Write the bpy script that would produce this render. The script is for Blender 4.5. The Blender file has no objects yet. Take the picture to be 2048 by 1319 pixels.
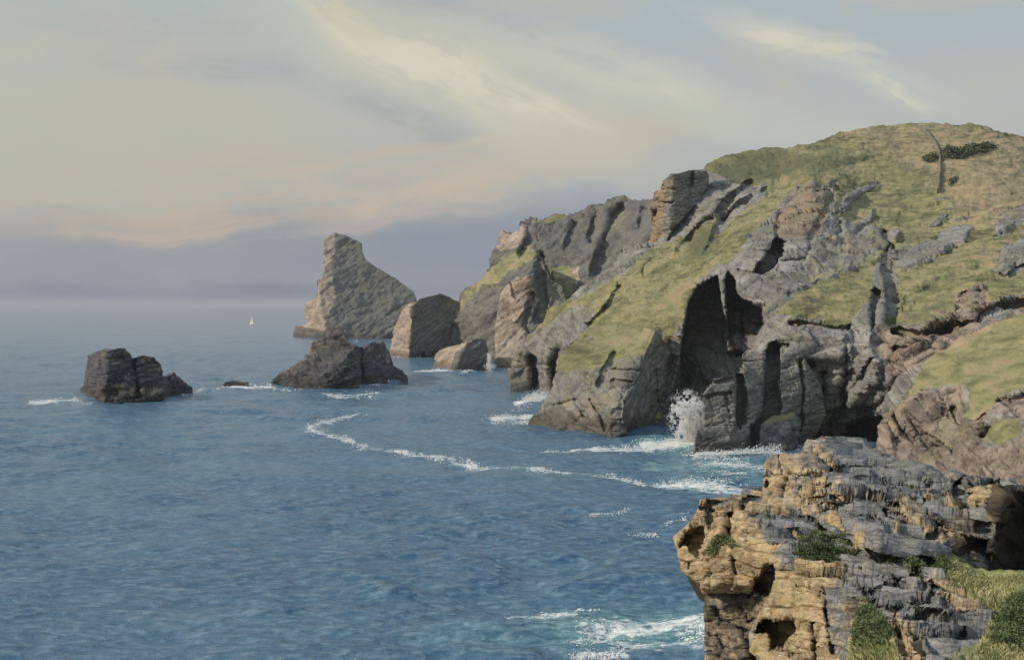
import bpy, math, random
import numpy as np
from mathutils import Vector

random.seed(7)
rng = np.random.default_rng(7)
SC = bpy.context.scene
COL = SC.collection

# ------------------------------------------------------------------ camera
F = 2196.0          # focal length in pixels of a 2048 px wide picture (50 degree view)
CX, HY = 1024.0, 610.0   # picture column of the optical axis, row of the horizon
EYE = 30.0          # eye height above the sea
cam_d = bpy.data.cameras.new('camera')
cam = bpy.data.objects.new('camera', cam_d)
COL.objects.link(cam)
cam.location = (0, 0, EYE)
cam.rotation_euler = (math.radians(90), 0, 0)
cam_d.sensor_width = 36.0
cam_d.lens = 36.0 * F / 2048.0
cam_d.shift_y = -(659.5 - HY) / 2048.0
cam_d.clip_start = 0.5
cam_d.clip_end = 200000.0
SC.camera = cam
SC.render.resolution_x, SC.render.resolution_y = 1024, 659
SC.view_settings.view_transform = 'Standard'
SC.view_settings.look = 'None'
SC.view_settings.exposure = 0.0
SC.view_settings.gamma = 1.0
SC.cycles.use_denoising = True
SC.cycles.max_bounces = 6
SC.cycles.diffuse_bounces = 3
SC.cycles.glossy_bounces = 2
SC.cycles.volume_bounces = 0
SC.cycles.transparent_max_bounces = 10

# ------------------------------------------------------------------ sun
SUN_TO = Vector((-0.83, -0.06, 0.50)).normalized()
SUN_EL = math.asin(SUN_TO.z)
SUN_AZ = math.atan2(SUN_TO.x, SUN_TO.y)     # clockwise from +Y
sl = bpy.data.lights.new('sun', 'SUN')
sl.energy = 3.7
sl.angle = math.radians(0.9)
sl.color = (1.0, 0.91, 0.79)
so = bpy.data.objects.new('sun', sl)
COL.objects.link(so)
so.rotation_euler = SUN_TO.to_track_quat('Z', 'Y').to_euler()
so.location = (-300, -50, 300)


def lin(r, g, b, k=1.0):
    f = lambda c: (c / 255 / 12.92 if c / 255 <= 0.04045 else ((c / 255 + 0.055) / 1.055) ** 2.4)
    return (f(r) * k, f(g) * k, f(b) * k, 1.0)


class NT:
    """small helper round a node tree"""
    def __init__(s, tree):
        s.t = tree
        tree.nodes.clear()

    def n(s, kind, **kw):
        nd = s.t.nodes.new(kind)
        for k, v in kw.items():
            if k == 'ins':
                for i, val in v.items():
                    s.put(nd.inputs[i], val)
            else:
                setattr(nd, k, v)
        return nd

    def put(s, sock, val):
        if isinstance(val, bpy.types.NodeSocket):
            s.t.links.new(val, sock)
        elif val is not None:
            if isinstance(val, (int, float)) and hasattr(sock.default_value, '__len__'):
                val = [val] * len(sock.default_value)
            sock.default_value = val

    def math(s, op, a, b=None, c=None, clamp=False):
        nd = s.n('ShaderNodeMath', operation=op, use_clamp=clamp)
        for i, v in enumerate((a, b, c)):
            if v is not None:
                s.put(nd.inputs[i], v)
        return nd.outputs[0]

    def vmath(s, op, a, b=None):
        nd = s.n('ShaderNodeVectorMath', operation=op)
        s.put(nd.inputs[0], a)
        if b is not None:
            s.put(nd.inputs[1], b)
        return nd.outputs[0]

    def mix(s, fac, a, b, blend='MIX'):
        nd = s.n('ShaderNodeMix', data_type='RGBA', blend_type=blend)
        s.put(nd.inputs[0], fac)
        s.put(nd.inputs[6], a)
        s.put(nd.inputs[7], b)
        return nd.outputs[2]

    def smooth(s, x, lo, hi):
        nd = s.n('ShaderNodeMapRange', interpolation_type='SMOOTHSTEP')
        s.put(nd.inputs[0], x)
        nd.inputs[1].default_value = lo
        nd.inputs[2].default_value = hi
        return nd.outputs[0]

    def noise(s, vec, scale, detail=4, rough=0.55, dist=0.0):
        nd = s.n('ShaderNodeTexNoise')
        s.put(nd.inputs['Vector'], vec)
        nd.inputs['Scale'].default_value = scale
        nd.inputs['Detail'].default_value = detail
        nd.inputs['Roughness'].default_value = rough
        nd.inputs['Distortion'].default_value = dist
        return nd.outputs[0]

    def mapping(s, vec, loc=(0, 0, 0), rot=(0, 0, 0), scale=(1, 1, 1), kind='POINT'):
        nd = s.n('ShaderNodeMapping', vector_type=kind)
        s.put(nd.inputs[0], vec)
        nd.inputs[1].default_value = loc
        nd.inputs[2].default_value = rot
        nd.inputs[3].default_value = scale
        return nd.outputs[0]

    def ramp(s, fac, stops):
        nd = s.n('ShaderNodeValToRGB')
        s.put(nd.inputs[0], fac)
        e = nd.color_ramp.elements
        while len(e) > 1:
            e.remove(e[-1])
        e[0].position, e[0].color = stops[0]
        for p, c in stops[1:]:
            x = e.new(p)
            x.color = c
        return nd.outputs[0]


# ------------------------------------------------------------------ world: sky with painted-looking evening cloud
W = bpy.data.worlds.new('World')
SC.world = W
W.use_nodes = True
w = NT(W.node_tree)
gen = w.n('ShaderNodeTexCoord').outputs['Generated']
sep = w.n('ShaderNodeSeparateXYZ', ins={0: gen}).outputs
az = w.math('MULTIPLY', w.math('ARCTAN2', sep[0], sep[1]), 180 / math.pi)
el = w.math('MULTIPLY', w.math('ARCSINE', sep[2]), 180 / math.pi)
uv = w.n('ShaderNodeCombineXYZ', ins={0: az, 1: el}).outputs[0]
nis = w.n('ShaderNodeTexSky', sky_type='NISHITA')
nis.sun_disc = False
nis.sun_elevation = SUN_EL
nis.sun_rotation = SUN_AZ
nis.air_density, nis.dust_density, nis.ozone_density = 1.0, 2.0, 1.0
nis_c = w.mix(1.0, nis.outputs[0], (0.10, 0.10, 0.10, 1), 'MULTIPLY')
# thin cloud veil by height above the horizon
veil = w.ramp(w.smooth(el, 0.0, 40.0), [
    (0.0, lin(112, 117, 132)), (0.004, lin(124, 129, 143)), (0.045, lin(150, 153, 157)), (0.085, lin(166, 165, 160)),
    (0.14, lin(172, 170, 164)), (0.28, lin(164, 169, 168)), (0.5, lin(158, 166, 172)), (1.0, lin(150, 160, 172))])
# blue grey towards the right of the view, warm grey green towards the left
lr = w.smooth(az, -26.0, 26.0)
veil = w.mix(1.0, veil, w.mix(lr, (1.0, 1.01, 0.965, 1), (0.93, 0.98, 1.06, 1)), 'MULTIPLY')
sky = w.mix(0.9, nis_c, w.mix(1.0, veil, (1.27, 1.27, 1.25, 1), 'MULTIPLY'))
wn = w.n('ShaderNodeTexNoise', ins={'Vector': uv})
wn.inputs['Scale'].default_value = 0.16
wn.inputs['Detail'].default_value = 5
warp = w.vmath('MULTIPLY', w.vmath('SUBTRACT', wn.outputs['Color'], (0.5, 0.5, 0.5)), (4.0, 2.2, 0.0))
uvw = w.vmath('ADD', uv, warp)


def ang(px, py):
    a = math.atan((px - CX) / F)
    return math.degrees(a), math.degrees(math.atan((HY - py) / F * math.cos(a)))


def cloud(px, py, rx, ry, tilt, col, k, lo=0.25, hi=0.75, seed=0.0):
    """one bank of cloud: centre, half sizes (picture pixels converted to degrees), tilt, colour, strength"""
    global sky
    a, e = ang(px, py)
    d = 180 / math.pi / F
    m = w.mapping(uvw, (a, e, 0), (0, 0, math.radians(tilt)), (rx * d, ry * d, 1), 'TEXTURE')
    g = w.n('ShaderNodeTexGradient', gradient_type='SPHERICAL', ins={0: m}).outputs[1]
    mm = w.mapping(m, (seed * 3.1 + 5, seed * 1.7, seed), (0, 0, 0), (1.0, 1.5, 1))
    n = w.math('ADD', w.math('MULTIPLY', w.noise(mm, 1.3, 5, 0.55, 0.2), 0.5), w.math('MULTIPLY', puff, 0.5))
    f = w.math('MULTIPLY', w.smooth(g, 0.0, 0.8), w.smooth(n, lo + 0.05, hi - 0.02))
    f = w.math('MULTIPLY', f, k, clamp=True)
    sky = w.mix(f, sky, col)


puff = w.noise(w.mapping(uvw, (3, 7, 0), (0, 0, 0.15), (0.5, 1.0, 1)), 0.5, 9, 0.7, 0.25)     # broken texture shared by all the cloud
mott = w.noise(w.mapping(uv, (11, 2, 0), (0, 0, -0.1), (0.10, 0.26, 1)), 1.0, 6, 0.6, 0.8)
sky = w.mix(w.math('MULTIPLY', w.smooth(mott, 0.42, 0.66), 0.6), sky, lin(190, 187, 173))
CREAM, PALE, PEACH = lin(211, 209, 190), lin(199, 200, 188), lin(208, 178, 155)
VIOLET, BLUE = lin(141, 144, 164), lin(150, 157, 172)
cloud(250, 560, 1300, 170, 1, lin(150, 153, 161), 0.85, 0.05, 0.6, 1)      # violet bank on the horizon
cloud(1000, 480, 460, 105, 7, lin(139, 147, 161), 0.85, 0.1, 0.5, 2)
cloud(760, 570, 340, 110, 0, lin(147, 152, 161), 0.6, 0.1, 0.5, 3)
cloud(150, 300, 700, 200, 4, lin(186, 186, 173), 0.7, 0.0, 0.6, 4)         # warm clear light at the left
cloud(450, 130, 380, 60, -3, lin(166, 168, 175), 0.6, 0.3, 0.7, 5)      # lilac wisps
cloud(330, 50, 330, 40, 2, lin(166, 169, 175), 0.5, 0.3, 0.7, 6)
cloud(830, 235, 220, 75, -14, lin(156, 161, 170), 0.8, 0.2, 0.6, 7)
cloud(480, 425, 620, 46, 6, PEACH, 0.5, 0.30, 0.60, 8)                      # peach bands
cloud(330, 462, 330, 22, 5, lin(196, 180, 165), 0.6, 0.35, 0.6, 20)
cloud(640, 372, 520, 30, 9, lin(197, 180, 164), 0.65, 0.38, 0.62, 21)
cloud(1000, 345, 480, 44, 17, lin(200, 184, 166), 0.8, 0.30, 0.54, 9)
cloud(960, 390, 330, 24, 12, lin(196, 180, 165), 0.6, 0.35, 0.6, 22)
cloud(280, 340, 520, 46, 6, lin(194, 182, 166), 0.5, 0.3, 0.7, 10)
cloud(1180, 280, 460, 80, 12, lin(190, 186, 170), 0.85, 0.16, 0.56, 11)
cloud(700, 325, 420, 18, 10, lin(196, 182, 166), 0.7, 0.34, 0.56, 27)
cloud(820, 440, 380, 16, 8, lin(186, 174, 168), 0.6, 0.34, 0.56, 28)
cloud(150, 395, 380, 20, 6, lin(194, 180, 166), 0.6, 0.32, 0.58, 29)
cloud(1080, 240, 300, 18, 18, lin(196, 186, 168), 0.7, 0.34, 0.56, 30)
cloud(1080, 160, 130, 20, -15, lin(160, 165, 174), 0.7, 0.3, 0.56, 31)
cloud(900, 60, 620, 90, -18, BLUE, 0.55, 0.2, 0.6, 12)
cloud(860, 130, 560, 150, -22, lin(198, 198, 182), 0.9, 0.15, 0.52, 13)      # the big cream streak: soft body, then brighter cores
cloud(760, 90, 330, 62, -30, CREAM, 0.95, 0.36, 0.56, 14)
cloud(960, 160, 300, 46, -22, CREAM, 0.95, 0.36, 0.56, 23)
cloud(680, 20, 160, 60, -25, lin(197, 195, 172), 0.8, 0.3, 0.65, 24)
cloud(1230, 150, 460, 90, -17, PALE, 0.85, 0.2, 0.56, 15)
cloud(1310, 180, 170, 30, -15, CREAM, 0.7, 0.35, 0.65, 25)
cloud(1090, 205, 170, 22, -24, CREAM, 0.8, 0.3, 0.6, 16)
cloud(1650, 115, 400, 46, -26, PALE, 0.8, 0.25, 0.65, 17)                   # second streak
cloud(1600, 85, 220, 34, -16, CREAM, 0.85, 0.35, 0.62, 18)
cloud(1790, 185, 120, 16, -30, CREAM, 0.7, 0.35, 0.62, 26)
cloud(1480, 245, 430, 60, -12, lin(188, 192, 182), 0.8, 0.2, 0.58, 19)
sky = w.mix(1.0, sky, w.mix(w.smooth(el, 17.0, 55.0), (1, 1, 1, 1), (1.50, 1.64, 1.92, 1)), 'MULTIPLY')   # unseen sky overhead brightened and blued as added fill light
cloud(900, 604, 3000, 46, 0, lin(116, 122, 142), 0.9, 0.0, 0.3, 33)       # darkest foot of the bank, right on the horizon
below = w.smooth(el, -0.6, 0.0)
sky = w.mix(below, lin(120, 126, 132), sky)
bg = w.n('ShaderNodeBackground', ins={0: sky, 1: 1.0})
wo = w.n('ShaderNodeOutputWorld', ins={0: bg.outputs[0]})


# ------------------------------------------------------------------ numeric noise
def _h(ix, iy, iz, seed):
    with np.errstate(over='ignore'):
        h = (ix.astype(np.int64) * 374761393 + iy.astype(np.int64) * 668265263 + iz.astype(np.int64) * 2147483647
             + seed * 974711) & 0xFFFFFFFF
        h = ((h ^ (h >> 13)) * 1274126177) & 0xFFFFFFFF
        h = ((h ^ (h >> 16)) * 2246822519) & 0xFFFFFFFF
        h = h ^ (h >> 15)
    return (h & 0xFFFFFF) / float(0xFFFFFF)


def vnoise(p, seed=0):
    """value noise in 0..1; p is (...,3)"""
    i = np.floor(p).astype(np.int64)
    f = p - i
    f = f * f * f * (f * (f * 6 - 15) + 10)
    x, y, z = i[..., 0], i[..., 1], i[..., 2]
    u, v, q = f[..., 0], f[..., 1], f[..., 2]
    L = lambda a, b, t: a + (b - a) * t
    c = [[[_h(x + a, y + b, z + d, seed) for d in (0, 1)] for b in (0, 1)] for a in (0, 1)]
    return L(L(L(c[0][0][0], c[1][0][0], u), L(c[0][1][0], c[1][1][0], u), v),
             L(L(c[0][0][1], c[1][0][1], u), L(c[0][1][1], c[1][1][1], u), v), q)


def fbm(p, oct=4, seed=0, gain=0.5):
    a, s, t = 1.0, 0.0, 0.0
    for k in range(oct):
        s = s + a * (vnoise(p * (2.03 ** k) + 17.3 * k, seed + k) - 0.5)
        t += a
        a *= gain
    return s / t * 2          # about -1..1


def sstep(x, a, b):
    t = np.clip((x - a) / (b - a), 0, 1)
    return t * t * (3 - 2 * t)


def strata(P, n, thick, blk, seed):
    """bedded, jointed rock: protrusion (0..1) and openness of the joints (0 in a joint)"""
    n = np.array(n, float); n /= np.linalg.norm(n)
    t1 = np.cross(n, (0.13, 0.2, 1.0) if abs(n[2]) < 0.9 else (1, 0.3, 0)); t1 /= np.linalg.norm(t1)
    t2 = np.cross(n, t1)
    wv = fbm(P / (thick * 7), 3, seed + 50)
    s = P @ n / thick + 1.3 * wv
    i = np.floor(s); fs = s - i
    z = np.zeros_like(i)
    hl = _h(i, z, z, seed)
    u = P @ t1 / (blk * (0.6 + 0.9 * hl)) + hl * 31.7 + 0.35 * wv
    j = np.floor(u); fu = u - j
    v = P @ t2 / (blk * (0.7 + 0.7 * hl)) + hl * 17.1 + 0.3 * wv
    k = np.floor(v); fv = v - k
    hb = _h(i, j, k, seed + 3)
    joint = sstep(np.minimum(fs, 1 - fs), 0.0, 0.10) * sstep(np.minimum(fu, 1 - fu), 0.0, 0.035) \
        * sstep(np.minimum(fv, 1 - fv), 0.0, 0.035)
    tilt = (_h(i, j, k, seed + 5) - 0.5) * (fu - 0.5) + (_h(i, j, k, seed + 6) - 0.5) * (fv - 0.5) + 0.6 * (_h(i, j, k, seed + 7) - 0.4) * (fs - 0.5)
    return 0.40 * hl + 0.35 * hb + 0.25 + 0.95 * tilt, joint


def sdist(px, py, poly):
    """signed distance to a polygon in picture pixels, positive inside"""
    p = np.array(poly, float)
    d = np.full(px.shape, 1e18)
    ins = np.zeros(px.shape, bool)
    m = len(p)
    for a in range(m):
        x0, y0 = p[a]; x1, y1 = p[(a + 1) % m]
        ex, ey = x1 - x0, y1 - y0
        wx, wy = px - x0, py - y0
        t = np.clip((wx * ex + wy * ey) / max(ex * ex + ey * ey, 1e-9), 0, 1)
        d = np.minimum(d, (wx - ex * t) ** 2 + (wy - ey * t) ** 2)
        if abs(ey) > 1e-9:
            c = ((y0 <= py) != (y1 <= py)) & (px < x0 + (py - y0) / ey * ex)
            ins ^= c
    d = np.sqrt(d)
    return np.where(ins, d, -d)


def ldist(px, py, line):
    d = np.full(px.shape, 1e18)
    for (x0, y0), (x1, y1) in zip(line[:-1], line[1:]):
        ex, ey = x1 - x0, y1 - y0
        wx, wy = px - x0, py - y0
        t = np.clip((wx * ex + wy * ey) / max(ex * ex + ey * ey, 1e-9), 0, 1)
        d = np.minimum(d, (wx - ex * t) ** 2 + (wy - ey * t) ** 2)
    return np.sqrt(d)


def at(px, py, Y):
    return np.stack([(px - CX) / F * Y, Y + 0 * px, EYE - (py - HY) / F * Y], -1)


def on_sea(px, py):
    Y = EYE * F / (py - HY)
    return (px - CX) / F * Y, Y


# ------------------------------------------------------------------ object helpers
def mesh_object(name, V, faces, mat, parent=None, smooth=True, attr=None):
    V = np.asarray(V, np.float32)
    me = bpy.data.meshes.new(name)
    me.vertices.add(len(V))
    me.vertices.foreach_set('co', V.ravel())
    if isinstance(faces, np.ndarray):
        n, k = faces.shape
        me.loops.add(n * k)
        me.loops.foreach_set('vertex_index', faces.astype(np.int32).ravel())
        me.polygons.add(n)
        me.polygons.foreach_set('loop_start', np.arange(0, n * k, k, dtype=np.int32))
        me.polygons.foreach_set('loop_total', np.full(n, k, np.int32))
    else:
        tot = np.array([len(f) for f in faces], np.int32)
        flat = np.concatenate([np.asarray(f, np.int32) for f in faces])
        me.loops.add(len(flat))
        me.loops.foreach_set('vertex_index', flat)
        me.polygons.add(len(tot))
        me.polygons.foreach_set('loop_start', (np.cumsum(tot) - tot).astype(np.int32))
        me.polygons.foreach_set('loop_total', tot)
    me.update(calc_edges=True)
    me.validate()
    if smooth:
        me.polygons.foreach_set('use_smooth', np.ones(len(me.polygons), bool))
    if attr is not None:
        for an, A in attr.items():
            ca = me.attributes.new(an, 'FLOAT_COLOR', 'POINT')
            ca.data.foreach_set('color', np.asarray(A, np.float32).ravel())
    me.materials.append(mat)
    o = bpy.data.objects.new(name, me)
    COL.objects.link(o)
    if parent:
        o.parent = parent
    return o


def tag(o, label=None, cat=None, group=None, kind=None):
    if label: o['label'] = label
    if cat: o['category'] = cat
    if group: o['group'] = group
    if kind: o['kind'] = kind
    return o


def empty(name, loc, label, cat, group=None):
    o = bpy.data.objects.new(name, None)
    COL.objects.link(o)
    o.location = loc
    return tag(o, label, cat, group)


# ------------------------------------------------------------------ materials
def land_material(name, unit, n_bed, grass_cols, rock_dark, rock_light, ochre_a, ochre_b, brown_a, brown_b, bump=1.0, MOSS=0.45):
    """rock and turf; unit = metres of the finest bedding; attribute 'cover': r turf, g ochre lichen and painted sunlit faces, b brown stone, a dark damp stone and painted shade"""
    m = bpy.data.materials.new(name)
    m.use_nodes = True
    t = NT(m.node_tree)
    pos = t.n('ShaderNodeNewGeometry').outputs['Position']
    cov = t.n('ShaderNodeAttribute', attribute_name='cover')
    cs = t.n('ShaderNodeSeparateColor', ins={0: cov.outputs['Color']}).outputs
    dark_tone = cov.outputs['Alpha']
    n = Vector(n_bed).normalized()
    q = n.to_track_quat('Z', 'Y').inverted().to_euler()
    bed = t.mapping(pos, (0, 0, 0), q, (1, 1, 1))
    bed_s = t.mapping(bed, (0, 0, 0), (0, 0, 0), (0.22 / unit, 0.22 / unit, 1.3 / unit))
    lines = t.noise(bed_s, 1.0, 5, 0.62, 0.6)
    big = t.noise(pos, 0.055 / unit, 5, 0.6, 0.4)
    mid = t.noise(pos, 0.33 / unit, 5, 0.62, 0.3)
    fine = t.noise(pos, 1.7 / unit, 4, 0.65, 0.0)
    v = t.math('ADD', t.math('MULTIPLY', lines, 0.45), t.math('ADD', t.math('MULTIPLY', mid, 0.35), t.math('MULTIPLY', fine, 0.2)))
    rock = t.ramp(v, [(0.34, rock_dark), (0.5, tuple(0.55 * a + 0.45 * b for a, b in zip(rock_dark, rock_light))), (0.64, rock_light)])
    wn_ = t.n('ShaderNodeTexNoise', ins={'Vector': bed})
    wn_.inputs['Scale'].default_value = 0.35 / unit
    wn_.inputs['Detail'].default_value = 4
    cr = t.vmath('ADD', t.mapping(bed, (0, 0, 0), (0, 0, 0), (0.075 / unit, 0.060 / unit, 0.40 / unit)), t.vmath('MULTIPLY', t.vmath('SUBTRACT', wn_.outputs['Color'], (0.5, 0.5, 0.5)), (0.9, 0.9, 0.9)))
    vor = t.n('ShaderNodeTexVoronoi', feature='DISTANCE_TO_EDGE', ins={'Vector': cr})
    vor.inputs['Scale'].default_value = 1.0
    crack = t.smooth(t.math('ADD', vor.outputs['Distance'], t.math('MULTIPLY', t.math('SUBTRACT', fine, 0.5), 0.10)), 0.0, 0.07)
    vcell = t.n('ShaderNodeTexVoronoi', feature='F1', ins={'Vector': cr})
    vcell.inputs['Scale'].default_value = 1.0
    cellv = t.n('ShaderNodeSeparateColor', ins={0: vcell.outputs['Color']}).outputs[0]
    v = t.math('ADD', v, t.math('MULTIPLY', t.math('SUBTRACT', cellv, 0.5), 0.14))
    rock = t.ramp(v, [(0.34, rock_dark), (0.5, tuple(0.55 * a + 0.45 * b for a, b in zip(rock_dark, rock_light))), (0.64, rock_light)])
    ochre = t.mix(t.smooth(mid, 0.35, 0.65), ochre_a, ochre_b)
    ochre = t.mix(t.math('MULTIPLY', t.smooth(t.noise(pos, 0.10 / unit, 5, 0.65, 0.6), 0.50, 0.64), 0.75), ochre, (0.31, 0.185, 0.095, 1))
    ochre = t.mix(t.smooth(v, 0.35, 0.6), t.mix(0.55, ochre, rock_dark), ochre)
    brown = t.mix(t.smooth(v, 0.38, 0.6), brown_a, brown_b)
    jit = t.math('ADD', t.math('MULTIPLY', t.math('SUBTRACT', mid, 0.5), 1.0), t.math('MULTIPLY', t.math('SUBTRACT', fine, 0.5), 0.5))
    f_o = t.smooth(t.math('ADD', cs[1], jit), 0.3, 0.75)
    f_b = t.smooth(t.math('ADD', cs[2], jit), 0.3, 0.75)
    f_w = t.smooth(t.math('ADD', dark_tone, t.math('MULTIPLY', jit, 0.6)), 0.3, 0.8)
    c = t.mix(f_b, rock, brown)
    c = t.mix(f_o, c, ochre)
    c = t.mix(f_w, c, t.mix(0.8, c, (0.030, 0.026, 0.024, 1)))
    dirt = t.mix(crack, (0.42, 0.39, 0.37, 1), (1, 1, 1, 1))
    c = t.mix(t.math('MULTIPLY', t.smooth(big, 0.38, 0.62), 0.65), c, t.mix(1.0, c, dirt, 'MULTIPLY'))
    v = t.math('ADD', t.math('MULTIPLY', v, 0.8), t.math('MULTIPLY', crack, 0.18))
    zz = t.n('ShaderNodeSeparateXYZ', ins={0: pos}).outputs[2]
    tide = t.smooth(t.math('ADD', zz, t.math('MULTIPLY', t.math('SUBTRACT', mid, 0.5), 5.0)), 4.6, 1.6)
    moss = t.noise(t.mapping(pos, (4, 8, 1), (0, 0, 0), (0.09 / unit, 0.09 / unit, 0.16 / unit)), 1.0, 6, 0.66, 0.4)
    c = t.mix(t.math('MULTIPLY', t.smooth(moss, 0.46, 0.68), MOSS), c, grass_cols[1])
    c = t.mix(t.math('MULTIPLY', tide, 0.6), c, (0.040, 0.037, 0.032, 1))      # weed and damp stone between the tides
    # turf
    gs = t.mapping(pos, (0, 0, 0), (0.0, 0.35, 0.2), (0.16 / unit, 0.16 / unit, 0.55 / unit))
    tus = t.noise(gs, 1.0, 6, 0.65, 0.8)
    gv = t.math('ADD', t.math('MULTIPLY', big, 0.5), t.math('MULTIPLY', tus, 0.5))
    grass = t.ramp(gv, [(0.38, grass_cols[0]), (0.475, grass_cols[1]), (0.54, grass_cols[2]), (0.62, grass_cols[3])])
    grass = t.mix(t.smooth(t.math('ADD', cs[2], t.math('MULTIPLY', t.math('SUBTRACT', tus, 0.5), 1.4)), 0.25, 0.95), grass, grass_cols[4])
    grass = t.mix(t.smooth(t.math('ADD', dark_tone, t.math('MULTIPLY', t.math('SUBTRACT', tus, 0.5), 1.4)), 0.25, 0.95), grass, grass_cols[5])
    hole = t.noise(t.mapping(pos, (9, 4, 2), (0.0, 0.35, 0.2), (0.10 / unit, 0.16 / unit, 0.45 / unit)), 1.0, 6, 0.68, 0.6)
    f_g = t.smooth(t.math('ADD', t.math('SUBTRACT', cs[0], t.math('MULTIPLY', t.smooth(hole, 0.58, 0.70), 0.7)), t.math('ADD', t.math('MULTIPLY', t.math('SUBTRACT', tus, 0.5), 0.9), t.math('MULTIPLY', jit, 0.55))), 0.28, 0.72)
    c = t.mix(f_g, c, grass)
    hgt = t.mix(f_g, t.n('ShaderNodeCombineColor', ins={0: v, 1: v, 2: v}).outputs[0],
                t.n('ShaderNodeCombineColor', ins={0: tus, 1: tus, 2: tus}).outputs[0])
    bmp = t.n('ShaderNodeBump', ins={'Height': hgt})
    bmp.inputs['Strength'].default_value = 0.9 * bump
    bmp.inputs['Distance'].default_value = unit * 1.1
    b = t.n('ShaderNodeBsdfPrincipled', ins={'Base Color': c, 'Normal': bmp.outputs[0]})
    b.inputs['Roughness'].default_value = 0.92
    b.inputs['Specular IOR Level'].default_value = 0.15
    t.n('ShaderNodeOutputMaterial', ins={0: b.outputs[0]})
    return m


TURF = [(0.085, 0.084, 0.043, 1), (0.172, 0.164, 0.074, 1), (0.252, 0.226, 0.110, 1), (0.290, 0.218, 0.128, 1), (0.310, 0.232, 0.140, 1), (0.098, 0.104, 0.052, 1)]
BED = (-0.18, -0.35, 0.92)
M_HILL = land_material('hill_rock_and_turf', 1.0, BED, TURF, (0.118, 0.114, 0.106, 1), (0.310, 0.292, 0.250, 1),
                       (0.33, 0.235, 0.14, 1), (0.26, 0.19, 0.12, 1), (0.105, 0.080, 0.062, 1), (0.29, 0.225, 0.175, 1))
M_FAR = land_material('far_rock_and_turf', 1.8, (-0.5, -0.2, 0.85), TURF, (0.088, 0.086, 0.080, 1), (0.18, 0.17, 0.145, 1),
                      (0.45, 0.35, 0.265, 1), (0.36, 0.275, 0.205, 1), (0.07, 0.06, 0.048, 1), (0.14, 0.115, 0.085, 1), 0.3, 0.3)
M_SKERRY = land_material('dark_sea_rock', 0.8, (-0.2, -0.3, 0.93), TURF, (0.048, 0.047, 0.056, 1), (0.120, 0.114, 0.118, 1),
                         (0.25, 0.19, 0.13, 1), (0.17, 0.13, 0.10, 1), (0.06, 0.048, 0.042, 1), (0.125, 0.10, 0.08, 1))
M_LEDGE = land_material('slate_ledge', 0.11, (0.16, 0.30, 0.94), [(0.07, 0.09, 0.025, 1), (0.13, 0.15, 0.045, 1), (0.23, 0.225, 0.085, 1), (0.34, 0.30, 0.14, 1), (0.34, 0.28, 0.14, 1), (0.09, 0.12, 0.04, 1)],
                        (0.085, 0.085, 0.083, 1), (0.265, 0.258, 0.238, 1),
                        (0.385, 0.265, 0.115, 1), (0.46, 0.36, 0.22, 1), (0.065, 0.050, 0.040, 1), (0.19, 0.155, 0.115, 1), 1.0, 0.18)


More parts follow.
